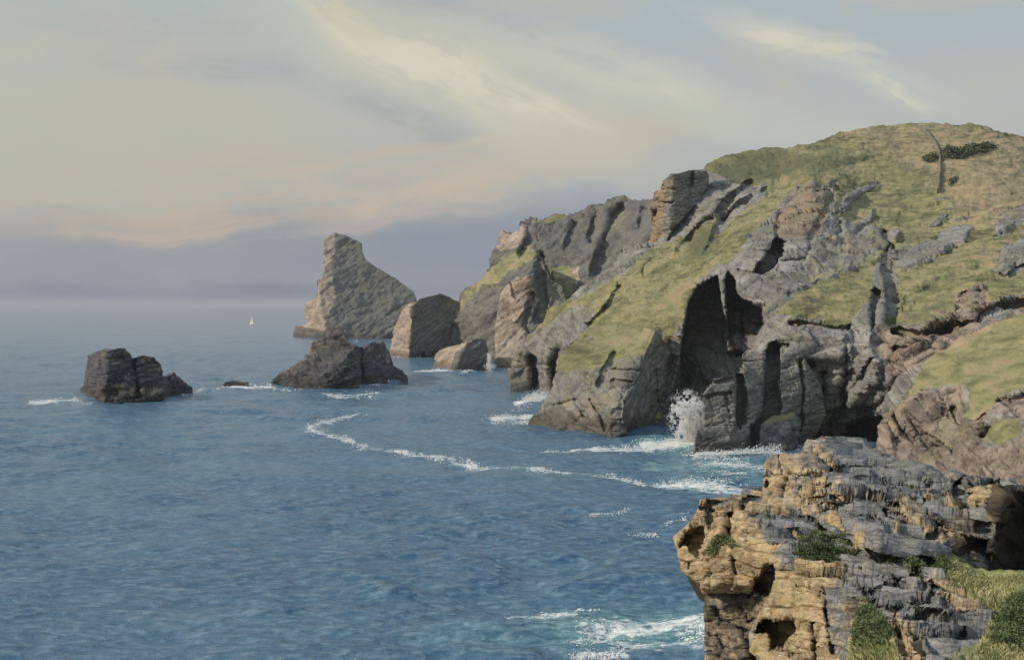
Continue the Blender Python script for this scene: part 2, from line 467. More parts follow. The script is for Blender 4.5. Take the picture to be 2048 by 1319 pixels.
# ------------------------------------------------------------------ relief-built rock masses (front modelled in full, closed at the back)
class Relief:
    def __init__(s, poly, step, ctrl, rag=0.0, seed=1):
        p = np.array(poly, float)
        x0, y0 = p.min(0) - 3 * step
        x1, y1 = p.max(0) + 3 * step
        s.x0, s.y0, s.step, s.seed = x0, y0, step, seed
        s.px, s.py = np.meshgrid(np.arange(x0, x1, step), np.arange(y0, y1, step))
        q = np.stack([s.px, s.py, 0 * s.px + seed * 9.1], -1)
        s.wx = fbm(q / np.array([26., 26., 1.]), 4, seed + 11, 0.6)
        s.wy = fbm(q / np.array([26., 26., 1.]), 4, seed + 29, 0.6)
        s.sd = sdist(s.px + rag * s.wx, s.py + rag * s.wy, poly)
        gy, gx = np.gradient(s.sd, step)
        edge = (np.abs(s.sd) < step * 0.75)
        s.px = np.where(edge, s.px - s.sd * gx, s.px)
        s.py = np.where(edge, s.py - s.sd * gy, s.py)
        s.inside = s.sd > -step * 0.75
        c = np.array(ctrl, float)
        xy, wv = c[:, :2], 1.0 / c[:, 2]
        n = len(c)
        K = np.hypot(xy[:, None, 0] - xy[None, :, 0], xy[:, None, 1] - xy[None, :, 1])
        A = np.zeros((n + 3, n + 3))
        A[:n, :n] = K
        A[:n, n] = 1; A[:n, n + 1:] = xy
        A[n:, :n] = A[:n, n:].T
        sol = np.linalg.solve(A, np.concatenate([wv, [0, 0, 0]]))
        inv = sol[n] + sol[n + 1] * s.px + sol[n + 2] * s.py
        for k in range(n):
            inv = inv + sol[k] * np.hypot(s.px - xy[k, 0], s.py - xy[k, 1])
        s.Y = 1.0 / np.clip(inv, 1.0 / (c[:, 2].max() * 1.6), 1.0 / (c[:, 2].min() * 0.7))
        s.cov = np.zeros(s.px.shape + (4,))
        s.rockamp = np.ones(s.px.shape)

    def msk(s, poly, feather, rag=0.0):
        return sstep(sdist(s.px + rag * s.wx, s.py + rag * s.wy, poly), -feather, feather)

    def _plane(s, a, nrm):
        n = np.array(nrm, float)
        P0 = at(np.array(float(a[0])), np.array(float(a[1])), a[2]) - np.array([0, 0, EYE])
        ray = np.stack([(s.px - CX) / F, 0 * s.px + 1, -(s.py - HY) / F], -1)
        den = ray @ n
        Y = (P0 @ n) / np.where(np.abs(den) < 1e-4, -1e-4, den)
        return np.clip(np.where(Y <= 0, a[2] * 3, Y), a[2] * 0.6, a[2] * 1.6)

    def wedge(s, planes, poly=None, feather=2, rag=0.0):
        Y = s._plane(*planes[0])
        for a, n in planes[1:]:
            Y = np.maximum(Y, s._plane(a, n))
        f = 1.0 if poly is None else s.msk(poly, feather, rag)
        s.Y = s.Y * (1 - f) + Y * f
        return s

    def push(s, poly, d, feather=3, rag=4.0):
        s.Y = s.Y + d * s.msk(poly, feather, rag)
        return s

    def groove(s, line, width, d, rag=5.0):
        s.Y = s.Y + d * (1 - sstep(ldist(s.px + rag * s.wx, s.py + rag * s.wy, line), width * 0.4, width))
        return s

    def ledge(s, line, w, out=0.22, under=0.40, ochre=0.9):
        """a bed edge standing proud, undercut below; stained face coloured as lit, undercut as shaded"""
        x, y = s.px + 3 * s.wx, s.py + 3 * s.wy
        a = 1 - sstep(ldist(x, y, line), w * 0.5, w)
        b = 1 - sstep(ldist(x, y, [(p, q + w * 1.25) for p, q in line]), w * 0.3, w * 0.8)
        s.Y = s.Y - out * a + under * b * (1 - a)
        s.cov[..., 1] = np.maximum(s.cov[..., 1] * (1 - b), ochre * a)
        s.cov[..., 3] = np.maximum(s.cov[..., 3], 0.35 * b * (1 - a))  # shade of the undercut put into the colour
        return s

    def paint(s, ch, poly, val, feather=8, rag=8.0):
        f = s.msk(poly, feather, rag)
        s.cov[..., ch] = s.cov[..., ch] * (1 - f) + val * f
        return s

    def fill(s, ch, val):
        s.cov[..., ch] = val
        return s

    def pts(s):
        return at(s.px, s.py, s.Y)

    def normals(s, P):
        dx = np.gradient(P, axis=1); dy = np.gradient(P, axis=0)
        n = np.cross(dx, dy)
        n /= np.maximum(np.linalg.norm(n, axis=-1, keepdims=True), 1e-9)
        ray = P - np.array([0, 0, EYE])
        return np.where((n * ray).sum(-1, keepdims=True) > 0, -n, n)

    def rough(s, layers, lumps, turf_amp=0.0, turf_len=5.0, n_bed=BED, terrace=(), edge=0.0):
        """layers: (thickness, block, depth) of bedded relief on bare rock; lumps: (size, height);
        terrace: bed thicknesses into which the flatter rock surface is stepped"""
        P = s.pts()
        N = s.normals(P)
        nb = np.array(n_bed, float); nb /= np.linalg.norm(nb)
        foot = np.maximum(np.linalg.norm(np.gradient(P, axis=0), axis=-1), np.linalg.norm(np.gradient(P, axis=1), axis=-1))
        lod = lambda size: 1 - sstep(foot, size * 0.22, size * 0.6)
        rock = (1 - sstep(s.cov[..., 0] + 0.25 * s.wx, 0.35, 0.65)) * s.rockamp
        rim = 1.0 if not edge else 0.25 + 0.75 * sstep(s.sd, 0, edge)
        d = np.zeros(s.px.shape)
        for k, (sz, am) in enumerate(lumps):
            d += (0.35 + 0.65 * rock) * am * fbm(P / sz, 5 if not terrace else 3, s.seed * 5 + k, 0.5) * lod(sz)
        if turf_amp:
            d += (1 - rock) * turf_amp * (fbm(P / np.array([turf_len, turf_len, turf_len * 0.6]), 5, s.seed + 77, 0.6) + 0.45 * fbm(P / np.array([turf_len * .4, turf_len * .3, turf_len * 0.12]), 4, s.seed + 78, 0.6)) * lod(turf_len)
        P = P + N * (d * rim)[..., None]
        flat = sstep(np.abs(N @ nb), 0.35, 0.75)
        for k, th in enumerate(terrace):
            wv = fbm(P / (th * 5.0), 2, s.seed + 60 + k, 0.4)
            ss = P @ nb / th + 0.8 * wv
            i = np.floor(ss); f = ss - i
            w0 = 0.25 + 0.35 * _h(i, 0 * i, 0 * i, s.seed + k)
            st = i + sstep(f, w0, w0 + 0.26) + 0.25 * (f - 0.5) - 0.25 * (f - 0.5)
            P = P + nb * ((st - ss) * th * rock * rim * flat * lod(th * 2.2))[..., None] * 0.85
        d = np.zeros(s.px.shape)
        steep = 1.0 if not terrace else 0.12 + 0.88 * (1 - flat)
        for k, (th, bl, am) in enumerate(layers):
            o, j = strata(P, n_bed, th, bl, s.seed * 7 + k)
            d += rock * steep * am * ((o - 0.5) * 1.3 - 0.40 * (1 - j)) * lod(th * 1.5)
        s.P = P + N * (d * rim)[..., None]
        return s

    def ochre_edges(s, amount=0.9, thr=(0.15, 0.55), grey_top=None):
        """broken bed edges that face west are coloured ochre; flat bed tops stay grey"""
        N = s.normals(s.P)
        f = sstep(-N[..., 0] - 0.25 * N[..., 2], *thr) * (1 - s.cov[..., 0])
        for _ in range(8):
            f[1:-1, 1:-1] = 0.2 * f[1:-1, 1:-1] + 0.1 * (f[:-2, 1:-1] + f[2:, 1:-1]) + 0.3 * (f[1:-1, :-2] + f[1:-1, 2:])
        s.cov[..., 1] = np.clip(s.cov[..., 1] + amount * f, 0, 1)
        return s

    def build(s, name, mat, back, parent=None, egg=False):
        ny, nx = s.px.shape
        idx = np.arange(ny * nx).reshape(ny, nx)
        ok = s.inside
        cell = ok[:-1, :-1] & ok[1:, :-1] & ok[:-1, 1:] & ok[1:, 1:]
        Fq = np.stack([idx[:-1, :-1][cell], idx[1:, :-1][cell], idx[1:, 1:][cell], idx[:-1, 1:][cell]], -1)
        E = np.concatenate([Fq[:, [0, 1]], Fq[:, [1, 2]], Fq[:, [2, 3]], Fq[:, [3, 0]]])
        key = np.sort(E, 1)
        k1 = key[:, 0].astype(np.int64) * (ny * nx) + key[:, 1]
        u, inv, cnt = np.unique(k1, return_inverse=True, return_counts=True)
        B = E[cnt[inv] == 1]
        P = s.P.reshape(-1, 3)
        C = s.cov.reshape(-1, 4)
        used = np.unique(Fq)
        cen = P[used].mean(0)
        bv = np.unique(B)
        ray = P[bv] * np.array([1, 1, 0]); ray /= np.linalg.norm(ray, axis=1, keepdims=True)
        R1 = P[bv] + ray * back * 0.45
        R1[:, 0] += (cen[0] + ray[:, 0] * back * 0.45 - R1[:, 0]) * 0.06
        slope = np.minimum(0, (P[bv][:, 2] - EYE) / np.hypot(P[bv][:, 0], P[bv][:, 1]))
        R1[:, 2] += (slope - (0.005 if egg else 0.05)) * back * 0.45
        R2 = P[bv] + ray * back
        R2[:, 0] += (cen[0] + ray[:, 0] * back - R2[:, 0]) * 0.35
        R2[:, 2] = R1[:, 2] * 0.55 - 0.12 * back if not egg else R1[:, 2] + (R1[:, 2].min() * 0.3 + R1[:, 2].mean() * 0.7 - R1[:, 2]) * 0.6 + slope * back * 0.5
        mp = np.full(ny * nx, -1, np.int64)
        mp[used] = np.arange(len(used))
        b1 = np.full(ny * nx, -1, np.int64); b1[bv] = len(used) + np.arange(len(bv))
        b2 = np.full(ny * nx, -1, np.int64); b2[bv] = len(used) + len(bv) + np.arange(len(bv))
        V = np.concatenate([P[used], R1, R2, [[cen[0] + cen[0] / cen[1] * back, cen[1] + back, cen[2] * 0.5 - 0.12 * back if not egg else R2[:, 2].mean()]]])
        CC = np.concatenate([C[used], C[bv], C[bv], C[used[:1]]])
        a, b = B[:, 0], B[:, 1]
        Q = np.concatenate([mp[Fq], np.stack([b1[a], b1[b], mp[b], mp[a]], -1), np.stack([b2[a], b2[b], b1[b], b1[a]], -1)])
        cap = np.stack([b2[b], b2[a], np.full(len(a), len(V) - 1)], -1)
        faces = list(Q) + list(cap)
        s.obj = mesh_object(name, V, faces, mat, parent, True, {'cover': CC})
        return s.obj

    def sample(s, x, y):
        i = np.clip(((np.asarray(y) - s.y0) / s.step).round().astype(int), 0, s.px.shape[0] - 1)
        j = np.clip(((np.asarray(x) - s.x0) / s.step).round().astype(int), 0, s.px.shape[1] - 1)
        return s.P[i, j]

    def depth(s, x, y):
        return s.sample(x, y)[..., 1]


# ================================================================== THE COAST
# ---- main headland (turf hill above grey cliffs)
HILL = [(1022, 800), (1022, 740), (1023, 727), (1034, 698), (1053, 673), (1072, 657), (1107, 612), (1154, 584), (1197, 553), (1221, 535),
        (1245, 502), (1263, 493), (1306, 484), (1318, 440), (1345, 395), (1400, 350), (1413, 327), (1445, 314), (1491, 300),
        (1530, 296), (1606, 292), (1648, 280), (1690, 264), (1721, 254), (1768, 250), (1848, 250), (1928, 249), (1976, 252), (2048, 272),
        (2130, 300), (2260, 352), (2260, 800), (2000, 960), (1700, 970), (1560, 920), (1340, 890), (1300, 860), (1180, 830), (1100, 810)]
hill = Relief(HILL, 2.0, [
    (1026, 781, 387), (1072, 781, 387), (1034, 698, 395), (1108, 612, 402), (1150, 640, 372), (1221, 535, 412), (1306, 484, 428),
    (1324, 400, 440), (1400, 345, 448), (1530, 296, 472), (1648, 280, 475), (1720, 253, 475), (1848, 250, 468), (1976, 252, 455),
    (2048, 272, 445), (2250, 360, 400), (1203, 645, 322), (1250, 600, 330), (1300, 655, 305), (1300, 540, 355), (1372, 628, 297),
    (1400, 560, 310), (1440, 530, 312), (1450, 440, 385), (1380, 480, 402), (1500, 480, 325), (1560, 360, 425), (1560, 410, 365),
    (1620, 367, 374), (1640, 430, 340), (1700, 450, 345), (1760, 380, 395), (1880, 390, 375), (1790, 480, 322), (1850, 480, 320),
    (1900, 520, 290), (1950, 440, 335), (2048, 420, 340), (2048, 540, 262), (1980, 600, 240), (2048, 630, 225), (1900, 640, 232),
    (2250, 600, 220), (1560, 520, 300), (1650, 600, 268), (1580, 636, 258), (1697, 648, 252), (1740, 580, 268), (1560, 700, 248),
    (1650, 700, 246), (1760, 700, 235), (1780, 760, 225), (1840, 730, 212), (1640, 800, 245), (1700, 870, 250), (1600, 880, 243),
    (1560, 895, 236), (1500, 800, 252), (1440, 800, 262), (1450, 650, 290), (1400, 860, 266), (1340, 860, 272), (1340, 740, 300),
    (1200, 760, 340), (1100, 760, 385), (1850, 900, 200), (1700, 950, 245), (1500, 950, 230), (2100, 900, 170)], 0.8, 3)
hill.fill(0, 1.0)
CLIFF = [(1330, 700), (1372, 628), (1378, 593), (1400, 562), (1440, 533), (1470, 518), (1482, 492), (1510, 462), (1545, 430), (1560, 412), (1596, 368),
         (1667, 365), (1677, 405), (1668, 435), (1720, 452), (1760, 468), (1800, 463), (1797, 490), (1740, 510), (1690, 545),
         (1640, 562), (1600, 582), (1575, 602), (1556, 632), (1640, 642), (1700, 650), (1712, 635), (1742, 600), (1755, 520),
         (1792, 500), (1800, 560), (1790, 620), (1772, 645), (1830, 648), (1895, 632), (1940, 615), (1992, 602), (2048, 596), (2260, 570),
         (2260, 900), (1700, 980), (1300, 980)]
hill.paint(0, CLIFF, 0.0, 5, 12)
hill.paint(0, [(1650, 472), (1790, 470), (1745, 525), (1660, 558), (1590, 582), (1610, 530)], 0.42, 14, 18)
hill.paint(0, [(1480, 500), (1550, 450), (1640, 440), (1600, 470), (1520, 500)], 0.2, 12, 16)
hill.paint(0, [(1300, 395), (1388, 335), (1415, 341), (1470, 362), (1530, 370), (1526, 392), (1480, 420), (1450, 455), (1428, 476), (1436, 425),
               (1400, 445), (1365, 470), (1330, 490), (1300, 490)], 0.12, 6, 14)
hill.paint(0, [(1300, 470), (1330, 490), (1290, 507), (1255, 542), (1200, 577), (1150, 602), (1140, 590), (1197, 550), (1245, 500)], 0.3, 6, 14)
hill.paint(0, [(1050, 673), (1123, 625), (1177, 609), (1190, 628), (1165, 668), (1140, 698), (1120, 724), (1105, 800), (1010, 820), (1015, 700)], 0.05, 5, 10)
hill.paint(0, [(1060, 655), (1100, 618), (1140, 600), (1150, 612), (1110, 632), (1075, 662)], 0.7, 6, 8)
for pl, v in (([(1787, 512), (1830, 496), (1870, 480), (1900, 460), (1935, 448), (1946, 460), (1930, 486), (1900, 502), (1860, 517), (1830, 537), (1800, 547)], 0.0),
              ([(1850, 452), (1880, 434), (1895, 430), (1885, 446), (1862, 456)], 0.1), ([(1912, 436), (1940, 424), (1936, 436), (1915, 446)], 0.1),
              ([(1986, 474), (1998, 430), (2030, 414), (2060, 408), (2060, 438), (2012, 468)], 0.1), ([(1991, 535), (2003, 495), (2060, 475), (2060, 530), (2014, 548)], 0.1),
              ([(1678, 430), (1680, 400), (1700, 384), (1757, 360), (1758, 374), (1704, 400), (1690, 426)], 0.05),
              ([(1905, 650), (1915, 600), (1945, 575), (1974, 570), (1972, 600), (1950, 640)], 0.0),
              ([(1690, 470), (1740, 430), (1752, 415), (1745, 440), (1712, 478)], 0.1)):
    hill.paint(0, pl, v, 3, 9)
    hill.push(pl, 0.0, 3)
# warm stone high in the cliff, brown stone under the right-hand turf
hill.paint(1, [(1545, 430), (1596, 368), (1667, 365), (1672, 420), (1640, 470), (1570, 480), (1530, 470)], 0.62, 14, 14)
hill.paint(1, [(1640, 470), (1760, 470), (1750, 540), (1660, 560), (1600, 560)], 0.42, 14, 14)
hill.paint(1, [(1010, 700), (1100, 620), (1120, 640), (1040, 800), (1000, 820)], 0.45, 14, 10)
hill.paint(1, [(1300, 395), (1320, 395), (1325, 480), (1300, 490)], 0.7, 5, 4)
hill.paint(2, [(1752, 700), (1755, 650), (1830, 652), (1900, 640), (1912, 590), (1975, 565), (1990, 605), (1960, 640), (2060, 600), (2060, 660), (1880, 720), (1790, 760)], 0.85, 8, 12)
hill.paint(2, [(1740, 470), (1800, 470), (1800, 500), (1790, 640), (1740, 640), (1755, 530)], 0.35, 8, 10)
hill.paint(2, [(1787, 512), (1946, 450), (1930, 500), (1800, 550)], 0.3, 8, 10)
hill.paint(2, [(1575, 640), (1700, 650), (1700, 660), (1575, 655)], 0.6, 4, 6)
for pl, v in (([(1640, 255), (1760, 245), (2060, 245), (2270, 330), (2270, 480), (1900, 460), (1880, 390), (1800, 340), (1700, 300)], 0.62), ([(1500, 440), (1560, 370), (1700, 330), (1720, 345), (1600, 385), (1540, 430), (1480, 480)], 0.6),
              ([(1700, 470), (1800, 430), (1900, 420), (1800, 460)], 0.55), ([(1840, 520), (1960, 470), (2060, 460), (2060, 560), (1900, 570)], 0.45), ([(1200, 600), (1360, 540), (1400, 560), (1290, 640)], 0.3), ([(1580, 600), (1690, 560), (1700, 600), (1600, 640)], 0.45)):
    f = hill.msk(pl, 32, 40) * (hill.cov[..., 0] > 0.5)
    hill.cov[..., 2] = np.maximum(hill.cov[..., 2], v * f)
for pl, v in (([(1405, 345), (1415, 320), (1530, 290), (1660, 300), (1800, 300), (1700, 330), (1560, 370), (1450, 400)], 0.75), ([(1360, 520), (1375, 450), (1435, 430), (1440, 500), (1400, 520)], 0.8), ([(1800, 360), (1860, 330), (1860, 400), (1780, 420)], 0.5),
              ([(1800, 640), (1880, 590), (1900, 620), (1840, 650)], 0.7), ([(1640, 540), (1740, 510), (1740, 560), (1640, 570)], 0.5)):
    f = hill.msk(pl, 22, 26) * (hill.cov[..., 0] > 0.5)
    hill.cov[..., 3] = np.maximum(hill.cov[..., 3], v * f)
# the great cave and its clefts
CAVE = [(1362, 700), (1373, 628), (1380, 596), (1398, 571), (1436, 551), (1441, 600), (1452, 640), (1456, 700), (1490, 704), (1500, 740), (1440, 960),
        (1330, 960), (1340, 860), (1352, 760)]
hill.push(CAVE, 34, 3, 4)
hill.push([(1450, 566), (1459, 544), (1472, 562), (1482, 600), (1490, 660), (1484, 712), (1470, 715), (1456, 680)], 32, 3, 4)
hill.push([(1482, 596), (1522, 615), (1529, 647), (1515, 679), (1500, 712), (1484, 712)], 34, 4, 4)
hill.groove([(1486, 640), (1526, 646)], 4, 2); hill.groove([(1486, 665), (1520, 668)], 4, 2); hill.groove([(1400, 600), (1432, 585)], 4, 3)
hill.push([(1504, 546), (1526, 516), (1553, 474), (1578, 487), (1571, 506), (1556, 526), (1528, 553)], 24, 2, 5)
hill.groove([(1555, 521), (1590, 521), (1612, 518), (1618, 500)], 5, 4)
hill.groove([(1478, 540), (1530, 562), (1580, 590)], 5, 2.0)
hill.groove([(1500, 500), (1550, 512)], 4, 1.5)
hill.groove([(1558, 425), (1553, 468)], 7, 4)
hill.groove([(1666, 370), (1660, 410), (1640, 440), (1620, 480)], 10, 3)
hill.groove([(1600, 378), (1640, 385), (1670, 378)], 7, 4)
hill.groove([(1770, 472), (1781, 500), (1776, 540), (1786, 590), (1782, 640)], 16, 9)
hill.groove([(1752, 585), (1747, 648)], 11, 8)
hill.groove([(1715, 470), (1740, 455), (1756, 440)], 9, 4)
hill.groove([(1580, 645), (1640, 650), (1697, 658)], 6, 3)
hill.groove([(1700, 655), (1712, 690), (1705, 760)], 9, 3)
hill.push([(1598, 722), (1622, 720), (1632, 735), (1600, 745)], 7, 3)
hill.push([(1634, 742), (1655, 735), (1660, 775), (1648, 800), (1636, 780)], 7, 3)
hill.push([(1680, 880), (1700, 850), (1735, 832), (1762, 830), (1775, 860), (1765, 890)], 22, 4, 5)
hill.push([(1690, 740), (1720, 760), (1690, 810), (1670, 800)], 4, 6)
hill.push([(1560, 700), (1576, 690), (1580, 800), (1562, 880)], -3, 4)
hill.push([(1585, 660), (1690, 668), (1690, 720), (1590, 715)], -4, 5)
hill.push([(1610, 900), (1618, 860), (1632, 842), (1638, 880)], 9, 3)
hill.push([(1700, 690), (1745, 660), (1760, 760), (1700, 820)], -5, 8)
for ln, wd, dp in (([(1790, 700), (1850, 690), (1900, 660)], 8, 4), ([(1770, 730), (1830, 715), (1870, 700)], 7, 3.5), ([(1790, 660), (1840, 670), (1900, 655)], 9, 5),
                   ([(1930, 590), (1925, 640)], 12, 5), ([(1960, 585), (1945, 635)], 9, 4), ([(1860, 660), (1930, 640), (2000, 612), (2048, 605)], 10, 5),
                   ([(1795, 755), (1770, 800), (1720, 830)], 8, 3), ([(1745, 720), (1700, 790), (1660, 850)], 7, 3)):
    hill.groove(ln, wd, dp)
# gullies and ridges on the turf and the far spur
hill.groove([(1500, 375), (1455, 420), (1440, 470), (1425, 500)], 22, 9)
hill.groove([(1530, 385), (1480, 410), (1450, 440)], 14, 8)
hill.groove([(1420, 440), (1390, 470), (1360, 500)], 14, 6)
hill.groove([(1335, 505), (1300, 530), (1290, 545)], 12, 5)
hill.groove([(1240, 575), (1225, 600), (1205, 625), (1180, 650)], 9, 6)
hill.groove([(1072, 800), (1068, 740), (1064, 720)], 13, 9)
hill.groove([(1112, 800), (1108, 730), (1118, 700)], 13, 9)
hill.push([(1420, 440), (1440, 400), (1470, 380), (1440, 470)], 6, 10)
hill.push([(1370, 500), (1390, 470), (1430, 440), (1435, 500), (1380, 520)], -5, 12)
for ln in ([(1640, 350), (1720, 330), (1830, 310)], [(1680, 410), (1760, 400), (1860, 410)], [(1800, 440), (1880, 415), (1960, 400)],
           [(1650, 490), (1730, 475)], [(1580, 590), (1660, 560), (1730, 540)], [(1200, 620), (1290, 590), (1390, 560)],
           [(1260, 560), (1350, 530), (1450, 490)], [(1820, 600), (1900, 560), (1990, 530)], [(1450, 330), (1560, 315), (1680, 300)]):
    hill.groove(ln, 14, 1.6, 10)
hill.rough([(6.5, 15, 2.0), (2.0, 5.5, 0.75)], [(16, 1.8), (5, 0.5)], 1.9, 10)
hill.build('headland', M_HILL, 60)
tag(hill.obj, 'tall green turf headland with grey cliffs and a dark sea cave rising at the right', 'headland', kind='structure')

# ---- far headland behind it
FARH = [(905, 760), (900, 640), (903, 600), (915, 600), (920, 587), (932, 570), (964, 561), (972, 547), (984, 509), (1001, 489), (1005, 466), (1033, 460), (1041, 443),
        (1058, 437), (1100, 431), (1130, 429), (1157, 426), (1200, 411), (1233, 396), (1251, 394), (1269, 402), (1303, 402), (1345, 400),
        (1345, 560), (1150, 640), (1060, 760)]
far = Relief(FARH, 2.0, [(905, 715, 640), (905, 600, 660), (932, 570, 655), (972, 547, 650), (1001, 489, 660), (1041, 443, 660), (1058, 437, 655), (1130, 429, 660),
                         (1251, 394, 640), (1345, 400, 600), (1300, 480, 545), (1200, 530, 575), (1130, 560, 590), (1060, 560, 600), (985, 600, 618), (1000, 720, 590),
                         (1000, 530, 632), (1100, 480, 632), (1180, 470, 622), (1150, 620, 580), (940, 640, 630), (950, 720, 610)], 1.6, 5)
far.fill(0, 0.0)
far.paint(0, [(915, 605), (932, 570), (972, 545), (1000, 515), (1060, 490), (1075, 515), (1040, 535), (1000, 560), (965, 575), (930, 610), (915, 640)], 0.75, 6, 10)
far.paint(0, [(1060, 440), (1130, 428), (1135, 440), (1100, 446), (1065, 450)], 0.8, 4, 5)
far.paint(0, [(1098, 535), (1140, 530), (1150, 560), (1140, 600), (1100, 620)], 0.9, 4, 5)
far.paint(0, [(1215, 410), (1250, 410), (1245, 470), (1225, 460)], 0.45, 8, 10)
far.paint(1, [(995, 500), (1003, 466), (1020, 470), (1050, 440), (1054, 470), (1035, 495), (1005, 505)], 1.0, 3, 4)
far.paint(1, [(1145, 540), (1160, 532), (1158, 560), (1150, 575)], 1.0, 2, 3)
far.groove([(1058, 440), (1060, 480), (1040, 510)], 10, 9)
far.groove([(1240, 430), (1215, 500), (1200, 540)], 26, 16)
far.groove([(1150, 450), (1130, 500)], 10, 6)
far.groove([(1195, 425), (1180, 480)], 10, 7)
far.groove([(1290, 420), (1280, 450)], 9, 8)
far.groove([(1085, 515), (1095, 560), (1090, 590)], 14, 12)
far.rough([(7, 18, 2.4), (2.6, 7, 1.1)], [(22, 4.5), (7, 1.8)], 1.4, 14, (-0.5, -0.2, 0.85))
far.build('far_headland', M_FAR, 90)
tag(far.obj, 'hazy brown headland beyond the green hill', 'headland', kind='structure')

# ---- promontory with a small sea arch at the foot of the far headland
PROM = [(782, 740), (782, 711), (786, 665), (799, 639), (811, 610), (831, 604), (841, 596), (857, 593), (877, 589), (900, 597), (915, 604), (935, 640), (950, 760), (860, 760),
        (851, 714), (850, 703), (846, 701), (843, 708), (842, 740)]
prom = Relief(PROM, 1.5, [(810, 712, 640), (870, 712, 640), (850, 600, 660), (900, 600, 655), (930, 700, 640)], 2.2, 6)
prom.wedge([((818, 700, 632), (-0.87, -0.42, 0.16)), ((818, 700, 632), (0.46, -0.86, 0.22))])
prom.paint(1, [(775, 725), (784, 660), (800, 636), (812, 612), (832, 600), (822, 625), (826, 660), (812, 720)], 0.85, 4, 5)  # sunlit left face painted paler than the rest
prom.paint(0, [(880, 600), (915, 602), (905, 640), (890, 650)], 0.5, 5, 6)
prom.rough([(6, 14, 1.3), (2.4, 6, 0.7)], [(14, 2.6), (5, 1.2)], 0.6, 8, (-0.5, -0.2, 0.85))
prom.build('rock_promontory', M_FAR, 45)
tag(prom.obj, 'dark rounded promontory with a tiny arch at its foot, right of the tall stack', 'promontory')

# ---- tall sea stack
STACK = [(570, 705), (587, 676), (587, 662), (592, 652), (615, 649), (608, 634), (610, 607), (629, 596), (636, 581), (635, 561), (646, 555), (648, 515), (645, 498), (648, 482), (656, 472),
         (670, 465), (684, 470), (701, 476), (723, 486), (724, 503), (732, 519), (744, 529), (767, 544), (790, 555), (811, 570), (828, 586), (834, 600), (833, 640), (830, 710)]
stack = Relief(STACK, 1.5, [(660, 680, 985), (600, 675, 1010), (780, 682, 990), (670, 470, 1040)], 3.4, 7)
stack.wedge([((664, 682, 968), (-0.88, -0.42, 0.13)), ((664, 682, 968), (0.46, -0.86, 0.22)), ((700, 682, 985), (0.05, -0.7, 0.7))])
stack.push([(580, 690), (586, 655), (620, 648), (650, 662), (650, 690)], -18, 5)
stack.paint(1, [(640, 480), (668, 464), (670, 500), (664, 540), (672, 585), (668, 610), (655, 640), (652, 660), (625, 660), (600, 650), (600, 600), (635, 590)], 0.85, 4, 5)  # sunlight on the left face painted in as pale ochre
stack.paint(2, [(585, 690), (590, 650), (640, 655), (660, 690)], 0.5, 5, 5)
stack.paint(0, [(700, 570), (720, 560), (760, 600), (730, 610)], 0.25, 10, 10)
stack.rough([(9, 20, 1.6), (3.5, 9, 0.8)], [(26, 4.5), (8, 1.8)], 0, 8, (-0.5, -0.2, 0.85), (), 8)
stack.build('sea_stack', M_FAR, 60)
tag(stack.obj, 'tall pointed grey sea stack with a west edge coloured as sunlit standing on the horizon line', 'sea stack')

# ---- pale cliff buttress under the far headland
PALEB = [(985, 760), (992, 711), (989, 679), (989, 650), (995, 615), (1001, 587), (1010, 570), (1033, 555), (1052, 552), (1064, 530), (1076, 512), (1084, 514), (1092, 540), (1104, 560),
         (1125, 575), (1135, 620), (1070, 680), (1060, 770)]
pale = Relief(PALEB, 1.6, [(992, 731, 528), (1024, 735, 522), (989, 650, 548), (1001, 587, 560), (1033, 555, 562), (1055, 600, 552), (1060, 690, 535), (1078, 515, 575), (1110, 590, 565), (1125, 620, 548), (1060, 560, 560)], 1.8, 8)
pale.fill(1, 0.0)
pale.paint(1, [(975, 770), (985, 640), (1000, 575), (1050, 545), (1066, 560), (1066, 590), (1050, 620), (1050, 680), (1035, 770)], 0.9, 4, 5)
pale.paint(0, [(1060, 580), (1085, 570), (1110, 570), (1120, 610), (1080, 640)], 0.5, 5, 8)
pale.groove([(1074, 520), (1082, 545), (1086, 600), (1078, 640)], 12, 8)
pale.groove([(1064, 590), (1048, 650), (1060, 665)], 8, 5)
pale.groove([(1020, 565), (1030, 595)], 4, 2)
pale.groove([(1030, 640), (1065, 605)], 4, -2)
pale.rough([(6, 15, 1.4), (2.2, 6, 0.7)], [(14, 1.6), (5, 0.8)], 0.6, 8, (-0.5, -0.2, 0.85))
pale.build('cliff_buttress', M_FAR, 45)
tag(pale.obj, 'pale pinkish cliff buttress dropping to the sea between far headland and green hill', 'cliff')

# ---- low rock at its foot
LOWR = [(855, 755), (865, 737), (871, 714), (883, 697), (903, 692), (932, 684), (955, 677), (972, 676), (976, 700), (974, 755)]
lowr = Relief(LOWR, 1.5, [(866, 738, 516), (973, 734, 515), (903, 692, 530), (972, 677, 530)], 2.0, 9)
lowr.wedge([((912, 736, 509), (-0.75, -0.42, 0.5)), ((912, 736, 509), (0.28, -0.88, 0.3))])
lowr.paint(1, [(855, 745), (870, 705), (905, 688), (960, 672), (935, 690), (908, 705), (900, 740)], 0.8, 4, 5)
lowr.rough([(3.5, 9, 1.1), (1.4, 4, 0.6)], [(8, 1.6), (3, 0.7)], 0, 8, (-0.5, -0.2, 0.85))
lowr.build('shore_rock', M_FAR, 16)
tag(lowr.obj, 'low brown wedge of rock awash in foam below the pale cliff buttress', 'rock')

